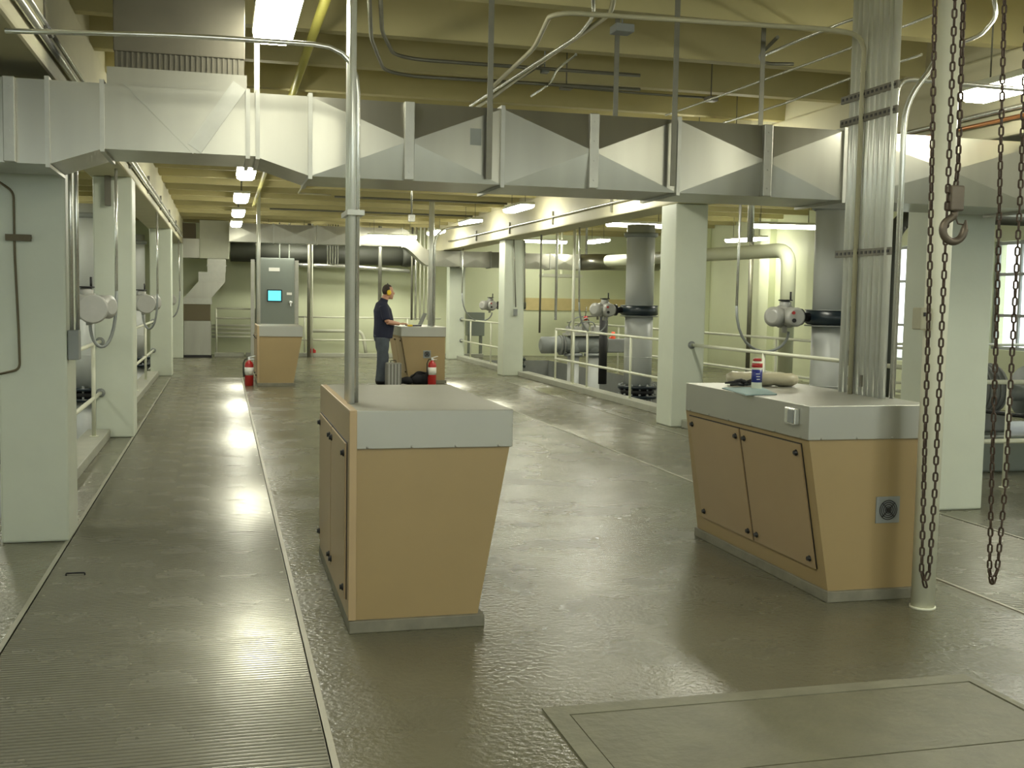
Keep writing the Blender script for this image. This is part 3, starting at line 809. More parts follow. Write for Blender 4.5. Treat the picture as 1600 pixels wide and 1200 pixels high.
railing('pale railing between the two farthest right columns', ((6.18, 22.93), (6.18, 28.72)), (0.42, 0.8))
railing('thin back railing beside the far wall', ((1.2, 29.65), (5.8, 29.65)), (0.2, 0.5, 0.8), hs=(1.06, 0.45), brackets=(False, False))
railing('thin back railing left of the grey enclosure', ((-0.15, 29.6), (0.85, 29.6)), (0.0, 1.0), hs=(1.25, 1.0), brackets=(False, False))
railing('pale railing along the far side of the right pit', ((8.6, 11.2), (8.6, 27.0)), (0.08, 0.3, 0.53, 0.76), zb=0, brackets=(False, False))
railing('pale railing in the side aisle seen past the far-right column', ((6.1, 8.3), (8.4, 8.3)), (0.3, 0.95), zb=0, hs=(0.95, 0.42), brackets=(False, False))
railing('pale railing crossing the right aisle before the windows', ((8.75, 14.0), (11.9, 14.0)), (0.3, 0.7), zb=0, brackets=(False, False))

# ================================================================== BIG PIPES WITH VALVES
def big_pipe(x, y, act_x, label, r=0.25, act_label=''):
    t = thing('vertical_pipe', label, 'pipe', (x, y, 0 - 1.5))
    z0 = 1.5
    b = MB(); b.lathe([(r, 0), (r, z0 - 0.10)], (0, 0, 0), (0, 0, 1), 32); b.build('lower_pipe', 'pipe', t)
    b = MB(); b.lathe([(r, z0 + 0.12), (r, z0 + 1.38)], (0, 0, 0), (0, 0, 1), 32)
    b.lathe([(r + 0.004, z0 + 0.62), (r + 0.004, z0 + 0.635)], (0, 0, 0), (0, 0, 1), 32); b.build('middle_pipe', 'pipe', t)
    b = MB(); b.lathe([(r, z0 + 1.55), (r, z0 + BZ + 0.1), ], (0, 0, 0), (0, 0, 1), 32); b.build('upper_pipe', 'pipe', t)
    b = MB(); b.lathe([(r + 0.02, z0 + BZ - 0.12), (r + 0.05, z0 + BZ - 0.10), (r + 0.05, z0 + BZ - 0.04)], (0, 0, 0), (0, 0, 1), 32); b.build('collar', 'machine', t)
    for (za, zb_) in ((-0.10, -0.05), (0.07, 0.12)):
        b = MB(); b.lathe([(r + 0.10, z0 + za), (r + 0.10, z0 + zb_)], (0, 0, 0), (0, 0, 1), 32); fl = b.build('pipe_flange', 'flange', t)
        b = MB()
        for k in range(14): a = 2 * PI * k / 14; b.lathe([(0.018, -0.03), (0.018, 0.08)], ((r + 0.07) * math.cos(a), (r + 0.07) * math.sin(a), z0 + za), (0, 0, 1), 6)
        b.build('bolts', 'machine', fl)
    b = MB(); b.lathe([(r + 0.03, z0 - 0.05), (r + 0.055, z0 + 0.01), (r + 0.03, z0 + 0.07)], (0, 0, 0), (0, 0, 1), 32); b.build('rubber_joint', 'rubber', t)
    b = MB(); b.lathe([(r + 0.055, z0 + 1.37), (r + 0.085, z0 + 1.39), (r + 0.085, z0 + 1.53), (r + 0.055, z0 + 1.55)], (0, 0, 0), (0, 0, 1), 32)
    b.build('butterfly_valve', 'flange', t)
    b = MB()
    for zz in (1.362, 1.552): b.lathe([(r + 0.09, z0 + zz - 0.012), (r + 0.09, z0 + zz)], (0, 0, 0), (0, 0, 1), 32)
    b.build('valve_ring', 'machine', t)
    # actuator on the hall side
    s_ = 1 if act_x > x else -1
    zc = z0 + 1.46; ax = act_x - x
    b = MB(); b.cyl((s_ * (r + 0.05), 0, zc), (ax - s_ * 0.10, 0, zc), 0.055, 14); b.lathe([(0.10, 0), (0.10, 0.04)], (ax - s_ * 0.22, 0, zc), (s_, 0, 0), 18); b.build('valve_neck', 'black', t)
    b = MB()
    b.lathe([(0.10, -0.10), (0.135, -0.07), (0.135, 0.08), (0.09, 0.12)], (ax, 0, zc), (s_, 0, 0), 20)
    b.lathe([(0.05, 0.08), (0.115, 0.10), (0.12, 0.24), (0.07, 0.28)], (ax + s_ * 0.04, 0, zc), Vector((s_ * 0.8, -0.6, 0)), 20)
    if s_ > 0: b.lathe([(0.13, 0.05), (0.15, 0.08), (0.15, 0.27), (0.135, 0.29)], (ax + 0.06, 0, zc - 0.02), (0.1, -1, 0), 24)
    else: b.lathe([(0.11, 0.10), (0.115, 0.12), (0.115, 0.27), (0.09, 0.29)], (ax, 0, zc), (0, -1, 0), 20)
    b.lathe([(0.07, 0.08), (0.07, 0.17), (0.05, 0.19)], (ax, 0, zc), (0, 0, 1), 14)
    b.lathe([(0.035, 0.08), (0.03, 0.19)], (ax + s_ * 0.03, -0.05, zc), (0, 0, -1), 10)
    ac = b.build('actuator', 'actuator', t)
    b = MB(); b.lathe([(0.085, 0.19), (0.085, 0.205)], (ax, 0, zc), (0, 0, 1), 16); b.cyl((ax + 0.05, -0.03, zc + 0.19), (ax + 0.05, -0.03, zc + 0.30), 0.012, 8)
    b.build('handwheel', 'black', ac)
    if s_ < 0:
        b = MB(); b.lathe([(0.02, 0.0), (0.02, 0.015)], (ax + s_ * 0.05, -0.29, zc + 0.05), (0, -1, 0), 12); b.build('red_knob', 'red', ac)
        b = MB(); b.lathe([(0.025, 0.0), (0.025, 0.015)], (ax + s_ * 0.04, -0.29, zc - 0.04), (0, -1, 0), 12); b.build('sight_glass', 'black', ac)
    return t
big_pipe(7.2, 11.95, 6.55, 'tall grey pipe with black valve ring behind the conduit bundle')
big_pipe(7.2, 18.4, 6.55, 'tall grey pipe with black valve ring left of the middle right column')
big_pipe(7.2, 27.2, 6.60, 'grey pipe with valve mostly hidden behind the third right column')
big_pipe(-2.0, 11.95, -1.34, 'grey pipe hidden behind the nearest left column, its round actuator showing')
big_pipe(-2.02, 18.4, -1.24, 'pale grey pipe between the first and second left columns')
big_pipe(-2.0, 27.2, -1.35, 'grey pipe by the third left column')
# feed conduits: drop + flex to actuators
def feed(px_top, py_top, px_b, py_b, X, Y, act, label, r=0.016):
    a = at(px_top, py_top, Y=Y); c = at(px_b, py_b, Y=Y)
    t = thing('actuator_feed', label, 'conduit', (c.x, Y, c.z))
    b = MB(); b.tube([c, Vector((a.x, a.y, BZ if a.z > BZ - 0.4 else a.z))], r, 8); b.build('conduit', 'conduit', t, world=True)
    act = Vector(act); dn = c + Vector((0, 0, -0.22)); mid = (c + act) / 2; mid.z = min(c.z, act.z) - 0.32
    b = MB()
    P0, P3 = c, act; P1 = Vector((c.x, c.y, min(c.z, act.z) - 0.42)); P2 = Vector((act.x, act.y, min(c.z, act.z) - 0.30))
    pts = [((1 - s_) ** 3) * P0 + 3 * s_ * (1 - s_) ** 2 * P1 + 3 * s_ * s_ * (1 - s_) * P2 + s_ ** 3 * P3 for s_ in [k / 14 for k in range(15)]]
    b.tube(pts, r * 1.05, 8); b.build('flexible_conduit', 'machine', t, world=True)
feed(1157, 320, 1151, 478, 0, 11.7, (6.58, 11.9, 1.28), 'steel drop conduit with grey flex loop to the right actuator')
feed(906, 335, 905, 472, 0, 18.1, (6.58, 18.35, 1.28), 'steel drop conduit with flex loop to the actuator left of the tall pipe')
feed(724, 372, 722, 458, 0, 26.9, (6.62, 27.1, 1.28), 'steel drop conduit with flex loop to the far actuator')
feed(181, 262, 182, 455, 0, 12.0, (-1.30, 11.9, 1.28), 'steel drop conduit with dark flex loop in front of the second left column')
feed(245, 300, 246, 460, 0, 18.1, (-1.22, 18.35, 1.28), 'steel drop conduit with flex loop in front of the third left column')
feed(279, 345, 281, 455, 0, 26.9, (-1.3, 27.1, 1.28), 'steel drop conduit with flex loop near the metal air unit')

# conduits on the nearest left column
for i, x in enumerate((-0.93, -0.90)):
    run('conduit', [(x, 7.50 + i * 0.05, 1.35), (x, 7.50 + i * 0.05, BZ + 0.05)], 0.013, 'conduit', 'steel conduit pair on the side of the nearest left column', 'conduit', 'conduits on the nearest left column')
b = MB(); b.box(-0.95, -0.885, 7.46, 7.58, 1.17, 1.36, bev=0.005)
tag(b.build('junction_box', 'machine'), 'grey junction box below the conduits on the nearest left column', 'box')
p0 = at(0, 285, Y=7.45); p1 = at(22, 300, Y=7.45); p2 = at(24, 400, Y=7.45); p3 = at(30, 515, Y=7.45); p4 = at(32, 577, Y=7.45); p5 = at(0, 584, Y=7.45)
run('thin_pipe', [p + Vector((0, -0.02, 0)) for p in (p0, p1, p2, p3, p4, p5)], 0.0075, 'brown', 'thin rusty tube running down the front of the nearest left column', 'pipe', rad=0.04, seg=8)
q0 = at(10, 371, Y=7.45); q1 = at(49, 371, Y=7.45)
b = MB(); b.box(q0.x, q1.x, 7.405, 7.458, q0.z - 0.02, q0.z + 0.02)
for k in range(4): b.box(q0.x + 0.02 + k * 0.04, q0.x + 0.035 + k * 0.04, 7.402, 7.406, q0.z - 0.007, q0.z + 0.007)
tag(b.build('strut_bracket', 'brown'), 'short dark slotted bracket on the front of the nearest left column', 'bracket')
# vertical strut on second left column
b = MB(); b.box(-1.23, -1.17, 12.74, 12.82, 2.55, BZ); tag(b.build('strut_bracket', 'galv_dull'), 'grey strut plate at the top front of the second left column', 'bracket')
# conduits on third right column
for (pa, pb, lab) in (((803, 372), (806, 480), 'thin conduit down the left edge of the third right column front'), ((820, 375), (820, 480), 'thin conduit down the front of the third right column to a small box')):
    a = at(*pa, Y=22.42); c = at(*pb, Y=22.42)
    run('conduit', [a, (c.x, 22.42, c.z)], 0.012, 'conduit_dark', lab, 'conduit')
for px, py in ((784, 490), (805, 488)):
    a = at(px, py, Y=22.43); b = MB(); b.box(a.x - 0.035, a.x + 0.035, 22.37, 22.45, a.z - 0.07, a.z + 0.07, bev=0.004)
    if px == 784: continue
    tag(b.build('switch_box', 'machine'), 'small grey switch box on the third right column', 'box')
b.bm.free() if False else None
# vertical conduits beyond
for (px, y0, y1, Y, r, lab) in ((843, 345, 520, 20.5, 0.020, 'thin dark vertical pipe left of the pump group'), (868, 350, 500, 21.0, 0.028, 'vertical pale conduit dropping onto the pump group'),
                               (893, 340, 600, 19.5, 0.030, 'white vertical pipe passing the railing right of the pump group'), (916, 330, 398, 18.6, 0.022, 'short steel conduit hanging below the right beam'),
                               (1172, 320, 378, 15.5, 0.05, 'thick vertical pipe stub hanging under the duct by the aisle lights')):
    a = at(px, y0, Y=Y); c = at(px, y1, Y=Y)
    run('vertical_pipe', [(c.x, Y, max(c.z, 0)), (c.x, Y, ZC if a.z > 2.4 else a.z)], r, 'white' if 'white' in lab else ('conduit_dark' if 'dark' in lab else 'conduit'), lab, 'pipe')

# ================================================================== PIPES ALONG BEAMS AND CEILING
for (x, z, r, m_, lab) in ((-0.93, 2.98, 0.020, 'conduit', 'steel conduit running along the side of the left beam'), (-0.925, 3.05, 0.014, 'conduit', 'thinner conduit above it along the left beam'),
                           (5.56, 3.06, 0.018, 'conduit', 'steel conduit running along the side of the right beam'), (5.565, 2.99, 0.016, 'copper', 'copper pipe along the side of the right beam')):
    y1 = 27.5 if m_ != 'copper' else 12.0
    run('beam_conduit', [(x, 0.5, z), (x, y1, z)], r, m_, lab, 'pipe')
for k, y in enumerate((9.5, 12.5, 15.5, 18.5, 21.5, 24.5)):
    for x in (-0.945, 5.585):
        b = MB(); b.box(x - 0.015, x + 0.015, y - 0.02, y + 0.02, 2.93, 3.16)
        tag(b.build('pipe_clamp', 'conduit_dark'), 'small dark clip holding conduits to the side of a beam', 'clip', 'beam conduit clips')
pa = at(522, 0, Z=3.42); pb = at(457, 147, Z=3.42); pc = at(388, 335, Z=3.42)
run('gas_pipe', [(pb.x, 3.0, 3.42), (pb.x, 23.0, 3.42)], 0.032, 'yellow_pipe', 'yellow painted pipe under the ceiling beside the nearest tube light', 'pipe')
def ceil_run(pxs, Z, r, m_, lab, rad=0.15, grp=None, name='conduit'):
    return run(name, [at(x, y, Z=Z) for x, y in pxs], r, m_, lab, 'conduit', grp, rad=rad, seg=8)
ceil_run([(574, -60), (580, 60), (600, 110), (640, 119), (1000, 140)], 3.36, 0.014, 'conduit_dark', 'dark curved ceiling conduit left of centre, lower of the pair')
ceil_run([(592, -60), (597, 50), (615, 85), (650, 93), (1000, 118)], 3.38, 0.014, 'conduit_dark', 'dark curved ceiling conduit left of centre, upper of the pair')
ceil_run([(925, -50), (928, 25), (905, 55), (820, 110), (735, 165)], 3.34, 0.013, 'conduit', 'shiny bent conduit crossing diagonally at top centre')
ceil_run([(968, -50), (955, 20), (920, 45), (840, 100), (745, 168)], 3.34, 0.016, 'conduit_cream', 'cream bent conduit crossing diagonally at top centre')
ceil_run([(850, 98), (800, 130), (760, 160)], 3.40, 0.012, 'conduit_dark', 'short dark conduit below the cream diagonal ones')
ceil_run([(900, 85), (870, 108), (860, 130), (830, 150)], 3.36, 0.010, 'conduit', 'short thin conduit ending at the small ceiling box')
ceil_run([(1040, 180), (1110, 155), (1310, 82), (1460, 22)], 3.36, 0.009, 'conduit', 'thin rod-like conduit rising to the right above the duct')
ceil_run([(1130, 192), (1230, 160), (1320, 125), (1440, 85)], 3.30, 0.010, 'conduit', 'thin conduit just above the right half of the duct')
ceil_run([(890, 136), (1000, 146), (1110, 153)], 3.44, 0.010, 'conduit_dark', 'dark straight conduit between two ceiling boxes')
ceil_run([(1190, 88), (1250, 62), (1330, 30), (1390, 15)], 3.40, 0.011, 'conduit', 'thin conduit slanting up beside the dark straps')
ceil_run([(1215, 58), (1185, 88), (1195, 100), (1240, 100)], 3.44, 0.013, 'conduit_dark', 'dark conduit loop under the ceiling left of the bundle')
ceil_run([(1550, -20), (1558, 25), (1530, 58), (1470, 75)], 3.2, 0.013, 'conduit', 'curved conduit at the top right corner behind the chains')
for (px, py, Z, s_, m_, lab) in ((885, 136, 3.42, 0.05, 'galv_dull', 'small dark ceiling junction box left end of a straight conduit'), (1111, 155, 3.42, 0.05, 'galv_dull', 'small dark ceiling junction box right end of a straight conduit'),
                             (972, 46, 3.42, 0.065, 'machine', 'square grey ceiling box at top centre'), (851, 112, 3.36, 0.03, 'machine', 'tiny grey box on the diagonal ceiling conduits'),
                             (67, 45, 2.98, 0.04, 'galv_dull', 'grey junction box on the left beam where the thin conduit ends')):
    a = at(px, py, Z=Z) if px != 67 else at(70, 52, X=-0.93)
    t = thing('junction_box', lab, 'box', (a.x, a.y, a.z - s_ * 0.4))
    b = MB(); b.box(-s_, s_, -s_, s_, 0, s_ * 0.8, bev=0.005); b.build('box', m_, t)
    b = MB(); b.cyl((0, 0, s_ * 0.8), (0, 0, ZC - (a.z - s_ * 0.4)), 0.006, 6); b.build('stem', m_, t)

# hanging box near far consoles
t = thing('hanging_outlet', 'small outlet box hanging on a conduit from the ceiling, far centre', 'box', (3.1, 18.5, 2.75))
a = at(643, 341, Y=18.5); t.location = (a.x, 18.5, a.z - 0.06)
b = MB(); b.box(-0.055, 0.055, -0.04, 0.04, 0, 0.12, bev=0.005); b.build('box', 'conduit', t)
b = MB(); b.cyl((0, 0, 0.12), (0, 0, ZC - a.z + 0.06), 0.016, 8); b.build('drop_conduit', 'conduit', t)
# sprinkler style drops under the far ceiling
for i, (px, py) in enumerate(((560, 300), (575, 320), (650, 300), (615, 330), (700, 322), (520, 318), (455, 300))):
    pass
for i, (y, x0, x1) in enumerate(((16.33, 1.45, 5.5), (21.01, 2.05, 5.4), (24.52, 1.0, 5.5))):
    run('cross_pipe', [(x0, y, 3.482), (x1, y, 3.482)], 0.02, 'conduit_dark', ('dark cross pipe under the ceiling, nearest of three past the duct', 'dark cross pipe under the ceiling, middle of three past the duct', 'dark cross pipe under the ceiling, farthest of three past the duct')[i], 'pipe')
run('cross_pipe', [(1.3, 12.0, 3.482), (1.35, 20.6, 3.482), (1.95, 20.7, 3.482)], 0.018, 'conduit_cream', 'cream pipe along the far ceiling ending in an elbow', 'pipe')

# ================================================================== BACK OF THE HALL
YD = 28.2
def bz(px, py, Y=YD): return at(px, py, Y=Y)
t = thing('air_duct', 'far galvanised duct along the back wall stepping down behind the columns', 'duct', (4.0, YD + 0.3, 2.5))
xa = bz(358, 378).x; z_lo = bz(450, 380).z; z_hi = z_lo + 0.46
xm0 = bz(628, 380).x; xm1 = bz(672, 400).x; z_lo2 = min(bz(720, 408).z, BZ - 0.42); z_hi2 = z_lo2 + 0.40
def sect(b, x0, x1, za0, za1, zb0, zb1, y0=YD, y1=YD + 0.5, cr=0.012):
    A = [Vector(p) for p in ((x0, y0, za0), (x1, y0, zb0), (x1, y0, zb1), (x0, y0, za1))]
    mid = sum(A, Vector()) / 4; mid.y -= cr
    v = [b.bm.verts.new(p) for p in A + [mid]]
    for i in range(4): b.bm.faces.new((v[i], v[(i + 1) % 4], v[4]))
    b.quad((x0, y0, za0), (x0, y1, za0), (x1, y1, zb0), (x1, y0, zb0)); b.quad((x0, y0, za1), (x1, y0, zb1), (x1, y1, zb1), (x0, y1, za1))
    b.quad((x0, y1, za0), (x0, y1, za1), (x1, y1, zb1), (x1, y1, zb0)); b.quad((x0, y0, za0), (x0, y0, za1), (x0, y1, za1), (x0, y1, za0))
    b.quad((x1, y0, zb0), (x1, y1, zb0), (x1, y1, zb1), (x1, y0, zb1))
nx = 4
for i in range(nx):
    b = MB(); x0 = xa + (xm0 - xa) * i / nx; x1 = xa + (xm0 - xa) * (i + 1) / nx; sect(b, x0, x1, z_lo, z_hi, z_lo, z_hi); b.build('duct_section', 'galv', t, world=True)
    b = MB(); b.box(x1 - 0.015, x1 + 0.015, YD - 0.02, YD + 0.52, z_lo - 0.02, z_hi + 0.02); b.build('flange', 'galv_flange', t, world=True)
b = MB(); ns = 8
for i in range(ns):
    f0, f1 = i / ns, (i + 1) / ns; e = lambda f: f * f * (3 - 2 * f)
    sect(b, xm0 + (xm1 - xm0) * f0, xm0 + (xm1 - xm0) * f1, z_lo + (z_lo2 - z_lo) * e(f0), z_hi + (z_hi2 - z_hi) * e(f0), z_lo + (z_lo2 - z_lo) * e(f1), z_hi + (z_hi2 - z_hi) * e(f1), cr=0)
b.build('offset_section', 'galv', t, world=True)
xe = bz(905, 410).x; nx = 5
for i in range(nx):
    b = MB(); x0 = xm1 + (xe - xm1) * i / nx; x1 = xm1 + (xe - xm1) * (i + 1) / nx; sect(b, x0, x1, z_lo2, z_hi2, z_lo2, z_hi2); b.build('duct_section', 'galv', t, world=True)
    b = MB(); b.box(x1 - 0.015, x1 + 0.015, YD - 0.02, YD + 0.52, z_lo2 - 0.02, z_hi2 + 0.02); b.build('flange', 'galv_flange', t, world=True)
b = MB(); b.tube([(xe, YD + 0.25, (z_lo2 + z_hi2) / 2), (xe + 0.6, YD + 0.25, (z_lo2 + z_hi2) / 2 + 0.03), (xe + 2.4, YD + 0.3, (z_lo2 + z_hi2) / 2 + 0.05)], 0.22, 20); b.build('round_section', 'galv', t, world=True)
# black insulated pipe
z_b = at(450, 396, Y=29.9).z
b = MB(); b.tube([(at(360, 396, Y=29.9).x, 29.9, z_b), (at(628, 396, Y=29.9).x, 29.9, z_b)], 0.25, 20)
b.tube(bend([(at(628, 396, Y=29.9).x, 29.9, z_b), (at(640, 396, Y=29.9).x, 29.9, z_b), (at(640, 396, Y=29.9).x, 30.4, z_b)], 0.2), 0.27, 20)
tag(b.build('insulated_pipe', 'insul'), 'big black insulated pipe under the far duct along the back wall', 'pipe')
# HVAC unit
YU = 29.0
ux0, ux1 = at(287, 520, Y=YU).x, at(330, 520, Y=YU).x
t = thing('air_handler', 'galvanised air unit with slanted hood in the far left corner', 'air unit', ((ux0 + ux1) / 2, YU + 0.3, 0))
zt = at(300, 475, Y=YU).z; zp = at(300, 501, Y=YU).z
b = MB(); b.box(ux0, ux1, YU, YU + 0.6, 0.06, zp, bev=0.01); b.build('cabinet', 'galv', t, world=True)
b = MB(); b.box(ux0 - 0.01, ux1 + 0.01, YU - 0.01, YU + 0.61, 0, 0.06); b.build('base', 'rubber', t, world=True)
b = MB(); b.box(ux0, ux1 - 0.02, YU - 0.01, YU + 0.6, zp, zt, bev=0.006); b.build('access_panel', 'brown', t, world=True)
zh0, zh1 = zt, at(300, 466, Y=YU).z
b = MB(); b.box(ux0 - 0.03, ux1 + 0.02, YU - 0.03, YU + 0.6, zh0, zh1); b.build('collar', 'galv_flange', t, world=True)
z1_, z2_, z3_, z4_ = at(330, 440, Y=YU).z, at(330, 425, Y=YU).z, at(330, 404, Y=YU).z, at(330, 372, Y=YU).z
hx0, hx1 = at(310, 430, Y=YU).x, at(352, 430, Y=YU).x
b = MB(); b.hexa([(ux0, YU, zh1), (ux1, YU, zh1), (ux1, YU + 0.6, zh1), (ux0, YU + 0.6, zh1), (hx0, YU, z1_), (hx1, YU, z1_), (hx1, YU + 0.6, z1_), (hx0, YU + 0.6, z1_)]); b.build('slanted_hood', 'galv', t, world=True)
b = MB(); b.box(hx0, hx1, YU - 0.02, YU + 0.6, z1_, z2_); b.build('hood_band', 'galv_flange', t, world=True)
gx0, gx1 = at(324, 410, Y=YU).x, at(353, 410, Y=YU).x
b = MB(); b.box(gx0, gx1, YU, YU + 0.6, z2_, z3_); b.box(gx0 - 0.02, gx1 + 0.02, YU - 0.02, YU + 0.62, (z2_ + z3_) / 2 - 0.015, (z2_ + z3_) / 2 + 0.015); b.build('riser', 'galv_flange', t, world=True)
px0, px1 = at(312, 390, Y=YU).x, at(358, 390, Y=YU).x
b = MB(); b.box(px0, px1, YU - 0.05, YU + 0.65, z3_, 3.48, bev=0.01)
for q in (0.33, 0.66): b.box(px0 - 0.005, px1 + 0.005, YU - 0.06, YU + 0.66, z3_ + (3.48 - z3_) * q - 0.01, z3_ + (3.48 - z3_) * q + 0.01)
b.build('plenum', 'white', t, world=True)
sx0, sx1 = at(281, 390, Y=YU).x, px0
zs0, zs1 = at(281, 402, Y=YU).z, at(281, 372, Y=YU).z
b = MB(); b.box(sx0, sx1, YU + 0.05, YU + 0.5, zs0, zs1); b.build('side_duct', 'galv', t, world=True)
b = MB(); b.box(sx0 + 0.05, sx1 - 0.1, YU + 0.1, YU + 0.5, zs1, 3.4); b.build('side_riser', 'brown', t, world=True)
b = MB(); b.lathe([(0.10, 0), (0.10, zs0)], (sx0 + 0.15, YU + 0.3, 0), (0, 0, 1), 16); b.lathe([(0.17, zs0 - 0.28), (0.17, zs0 - 0.24)], (sx0 + 0.15, YU + 0.3, 0), (0, 0, 1), 16)
tag(b.build('vertical_pipe', 'pipe'), 'slim pale pipe with flange standing left of the air unit', 'pipe') if sx0 + 0.15 < ux0 - 0.1 else b.bm.free()

# enclosure
YP = 29.25
ex0, ex1 = at(400, 450, Y=YP).x, at(460, 450, Y=YP).x; ez0, ez1 = at(430, 500, Y=YP).z - 0.15, at(430, 403, Y=YP).z
t = thing('control_enclosure', 'tall grey control cabinet with a lit cyan screen by the back wall', 'enclosure', ((ex0 + ex1) / 2, YP, 0))
b = MB(); b.box(ex0, ex1, YP, YP + 0.3, ez0, ez1, bev=0.012); b.build('cabinet', 'panel', t, world=True)
b = MB(); b.box(ex0 + 0.04, ex1 - 0.04, YP - 0.018, YP, ez0 + 0.04, ez1 - 0.04, bev=0.005); d = b.build('door', 'panel', t, world=True)
s0 = at(419, 454, Y=YP - 0.03); s1_ = at(439, 470, Y=YP - 0.03)
b = MB(); b.box(s0.x - 0.03, s1_.x + 0.03, YP - 0.035, YP - 0.018, s1_.z - 0.03, s0.z + 0.03); sf = b.build('screen_bezel', 'black', t, world=True)
b = MB(); b.box(s0.x, s1_.x, YP - 0.038, YP - 0.034, s1_.z, s0.z); b.build('screen', 'screen', t, world=True)
n0 = at(420, 418, Y=YP); n1 = at(437, 424, Y=YP)
b = MB(); b.box(n0.x, n1.x, YP - 0.022, YP - 0.017, n1.z, n0.z); b.build('name_plate', 'paper', t, world=True)
n0 = at(448, 457, Y=YP); n1 = at(456, 461, Y=YP)
b = MB(); b.box(n0.x, n1.x, YP - 0.022, YP - 0.017, n1.z, n0.z); b.build('tag_plate', 'paper', t, world=True)
hcx = at(454, 473, Y=YP)
b = MB(); b.lathe([(0.05, 0), (0.05, 0.03), (0.025, 0.05)], (hcx.x, YP - 0.018, hcx.z), (0, -1, 0), 14); b.box(hcx.x - 0.015, hcx.x + 0.015, YP - 0.09, YP - 0.06, hcx.z - 0.09, hcx.z + 0.03); b.build('rotary_handle', 'conduit', t, world=True)
b = MB()
for x in (ex0 - 0.08, ex1 + 0.06): b.box(x - 0.05, x + 0.05, YP + 0.05, YP + 0.15, 0, ez1 - 0.05)
b.build('mounting_posts', 'galv_flange', t, world=True)
# conduits behind at the back wall
k = 0
for px, ya, yb_, r, m_ in ((483, 412, 552, 0.045, 'conduit_dark'), (488, 412, 552, 0.02, 'white'), (512, 378, 414, 0.018, 'conduit'), (516, 378, 414, 0.018, 'conduit'), (520, 378, 414, 0.018, 'conduit'), (524, 378, 414, 0.018, 'conduit'),
                           (528, 378, 414, 0.018, 'conduit'), (401, 378, 403, 0.03, 'conduit'), (437, 378, 403, 0.02, 'conduit'), (452, 378, 403, 0.02, 'conduit'), (594, 385, 470, 0.05, 'galv_flange'),
                           (644, 412, 500, 0.03, 'conduit_dark'), (650, 412, 500, 0.03, 'conduit'), (657, 412, 500, 0.025, 'white'), (663, 412, 500, 0.025, 'white'), (669, 412, 500, 0.025, 'white')):
    Y = 29.4 + (k % 3) * 0.04; a = at(px, ya, Y=Y); c = at(px, yb_, Y=Y); k += 1
    zl = max(0.1, c.z) if yb_ < 540 else 0.0
    run('slim_conduit', [(a.x, Y, zl), (a.x, Y, ZC)], r, m_, 'slim vertical conduit standing before the far back wall', 'conduit', 'vertical conduits along the back wall')
run('horizontal_pipe', [at(462, 414, Y=29.5), at(545, 416, Y=29.5), at(640, 424, Y=29.5)], 0.05, 'conduit', 'steel cross pipe below the black insulated pipe', 'pipe')
run('horizontal_pipe', [(at(486, 517, Y=30.2).x, 30.2, at(486, 517, Y=30.2).z), (at(566, 517, Y=30.2).x, 30.2, at(566, 517, Y=30.2).z), (at(573, 525, Y=30.2).x, 30.2, 0.0)], 0.045, 'white', 'white pipe bending down to the floor left of the man', 'pipe', rad=0.2)
for i, dz in enumerate((0, 0.10, 0.2, 0.3)):
    z = 0.50 + dz
    run('horizontal_pipe', [(at(331, 520, Y=30.1).x, 30.1, z), (at(392, 520, Y=30.1).x, 30.1, z)], 0.028, 'white', 'horizontal pale pipe stacked on the wall right of the air unit', 'pipe', 'stacked pale wall pipes')
b = MB(); a = at(489, 551, Z=0.12); b.box(a.x - 0.09, a.x + 0.09, a.y - 0.08, a.y + 0.08, 0.101, 0.19, bev=0.02)
b.box(a.x - 0.05, a.x + 0.05, a.y - 0.05, a.y + 0.05, 0.18, 0.22, bev=0.01)
o = tag(b.build('red_box', 'red'), 'small red box on the kerb before the back wall', 'box'); o.location.y = 29.65; o.location.z = 0.10
# wall panel tan stripe (back right)
a0 = at(805, 465, Y=YB - 0.01); a1 = at(985, 487, Y=YB - 0.01)
b = MB(); b.box(a0.x, 11.9, YB - 0.03, YB, a1.z, a0.z); tag(b.build('mounted_board', 'plywood'), 'long tan board mounted on the back wall behind the pump group', 'board')
b = MB(); a0 = at(845, 428, Y=29.6); a1 = at(905, 434, Y=29.6); b.box(a0.x, a1.x, 29.3, 29.8, a1.z, a0.z)
b.cyl(((a0.x + a1.x) / 2, 29.5, a0.z), ((a0.x + a1.x) / 2, 29.5, ZC), 0.03); tag(b.build('hanging_shelf', 'white'), 'thin white shelf-like lamp unlit below the far duct', 'shelf')
# grey cabinet behind far railing
b = MB(); a0 = at(731, 488, Y=29.9); a1 = at(757, 525, Y=29.9); b.box(a0.x, a1.x, 29.9, 30.2, a1.z, a0.z, bev=0.01)
b.box(a0.x + 0.05, a0.x + 0.1, 29.95, 30.15, 0, a1.z); b.box(a1.x - 0.1, a1.x - 0.05, 29.95, 30.15, 0, a1.z)
tag(b.build('low_cabinet', 'panel'), 'grey low cabinet behind the farthest right railing', 'cabinet')

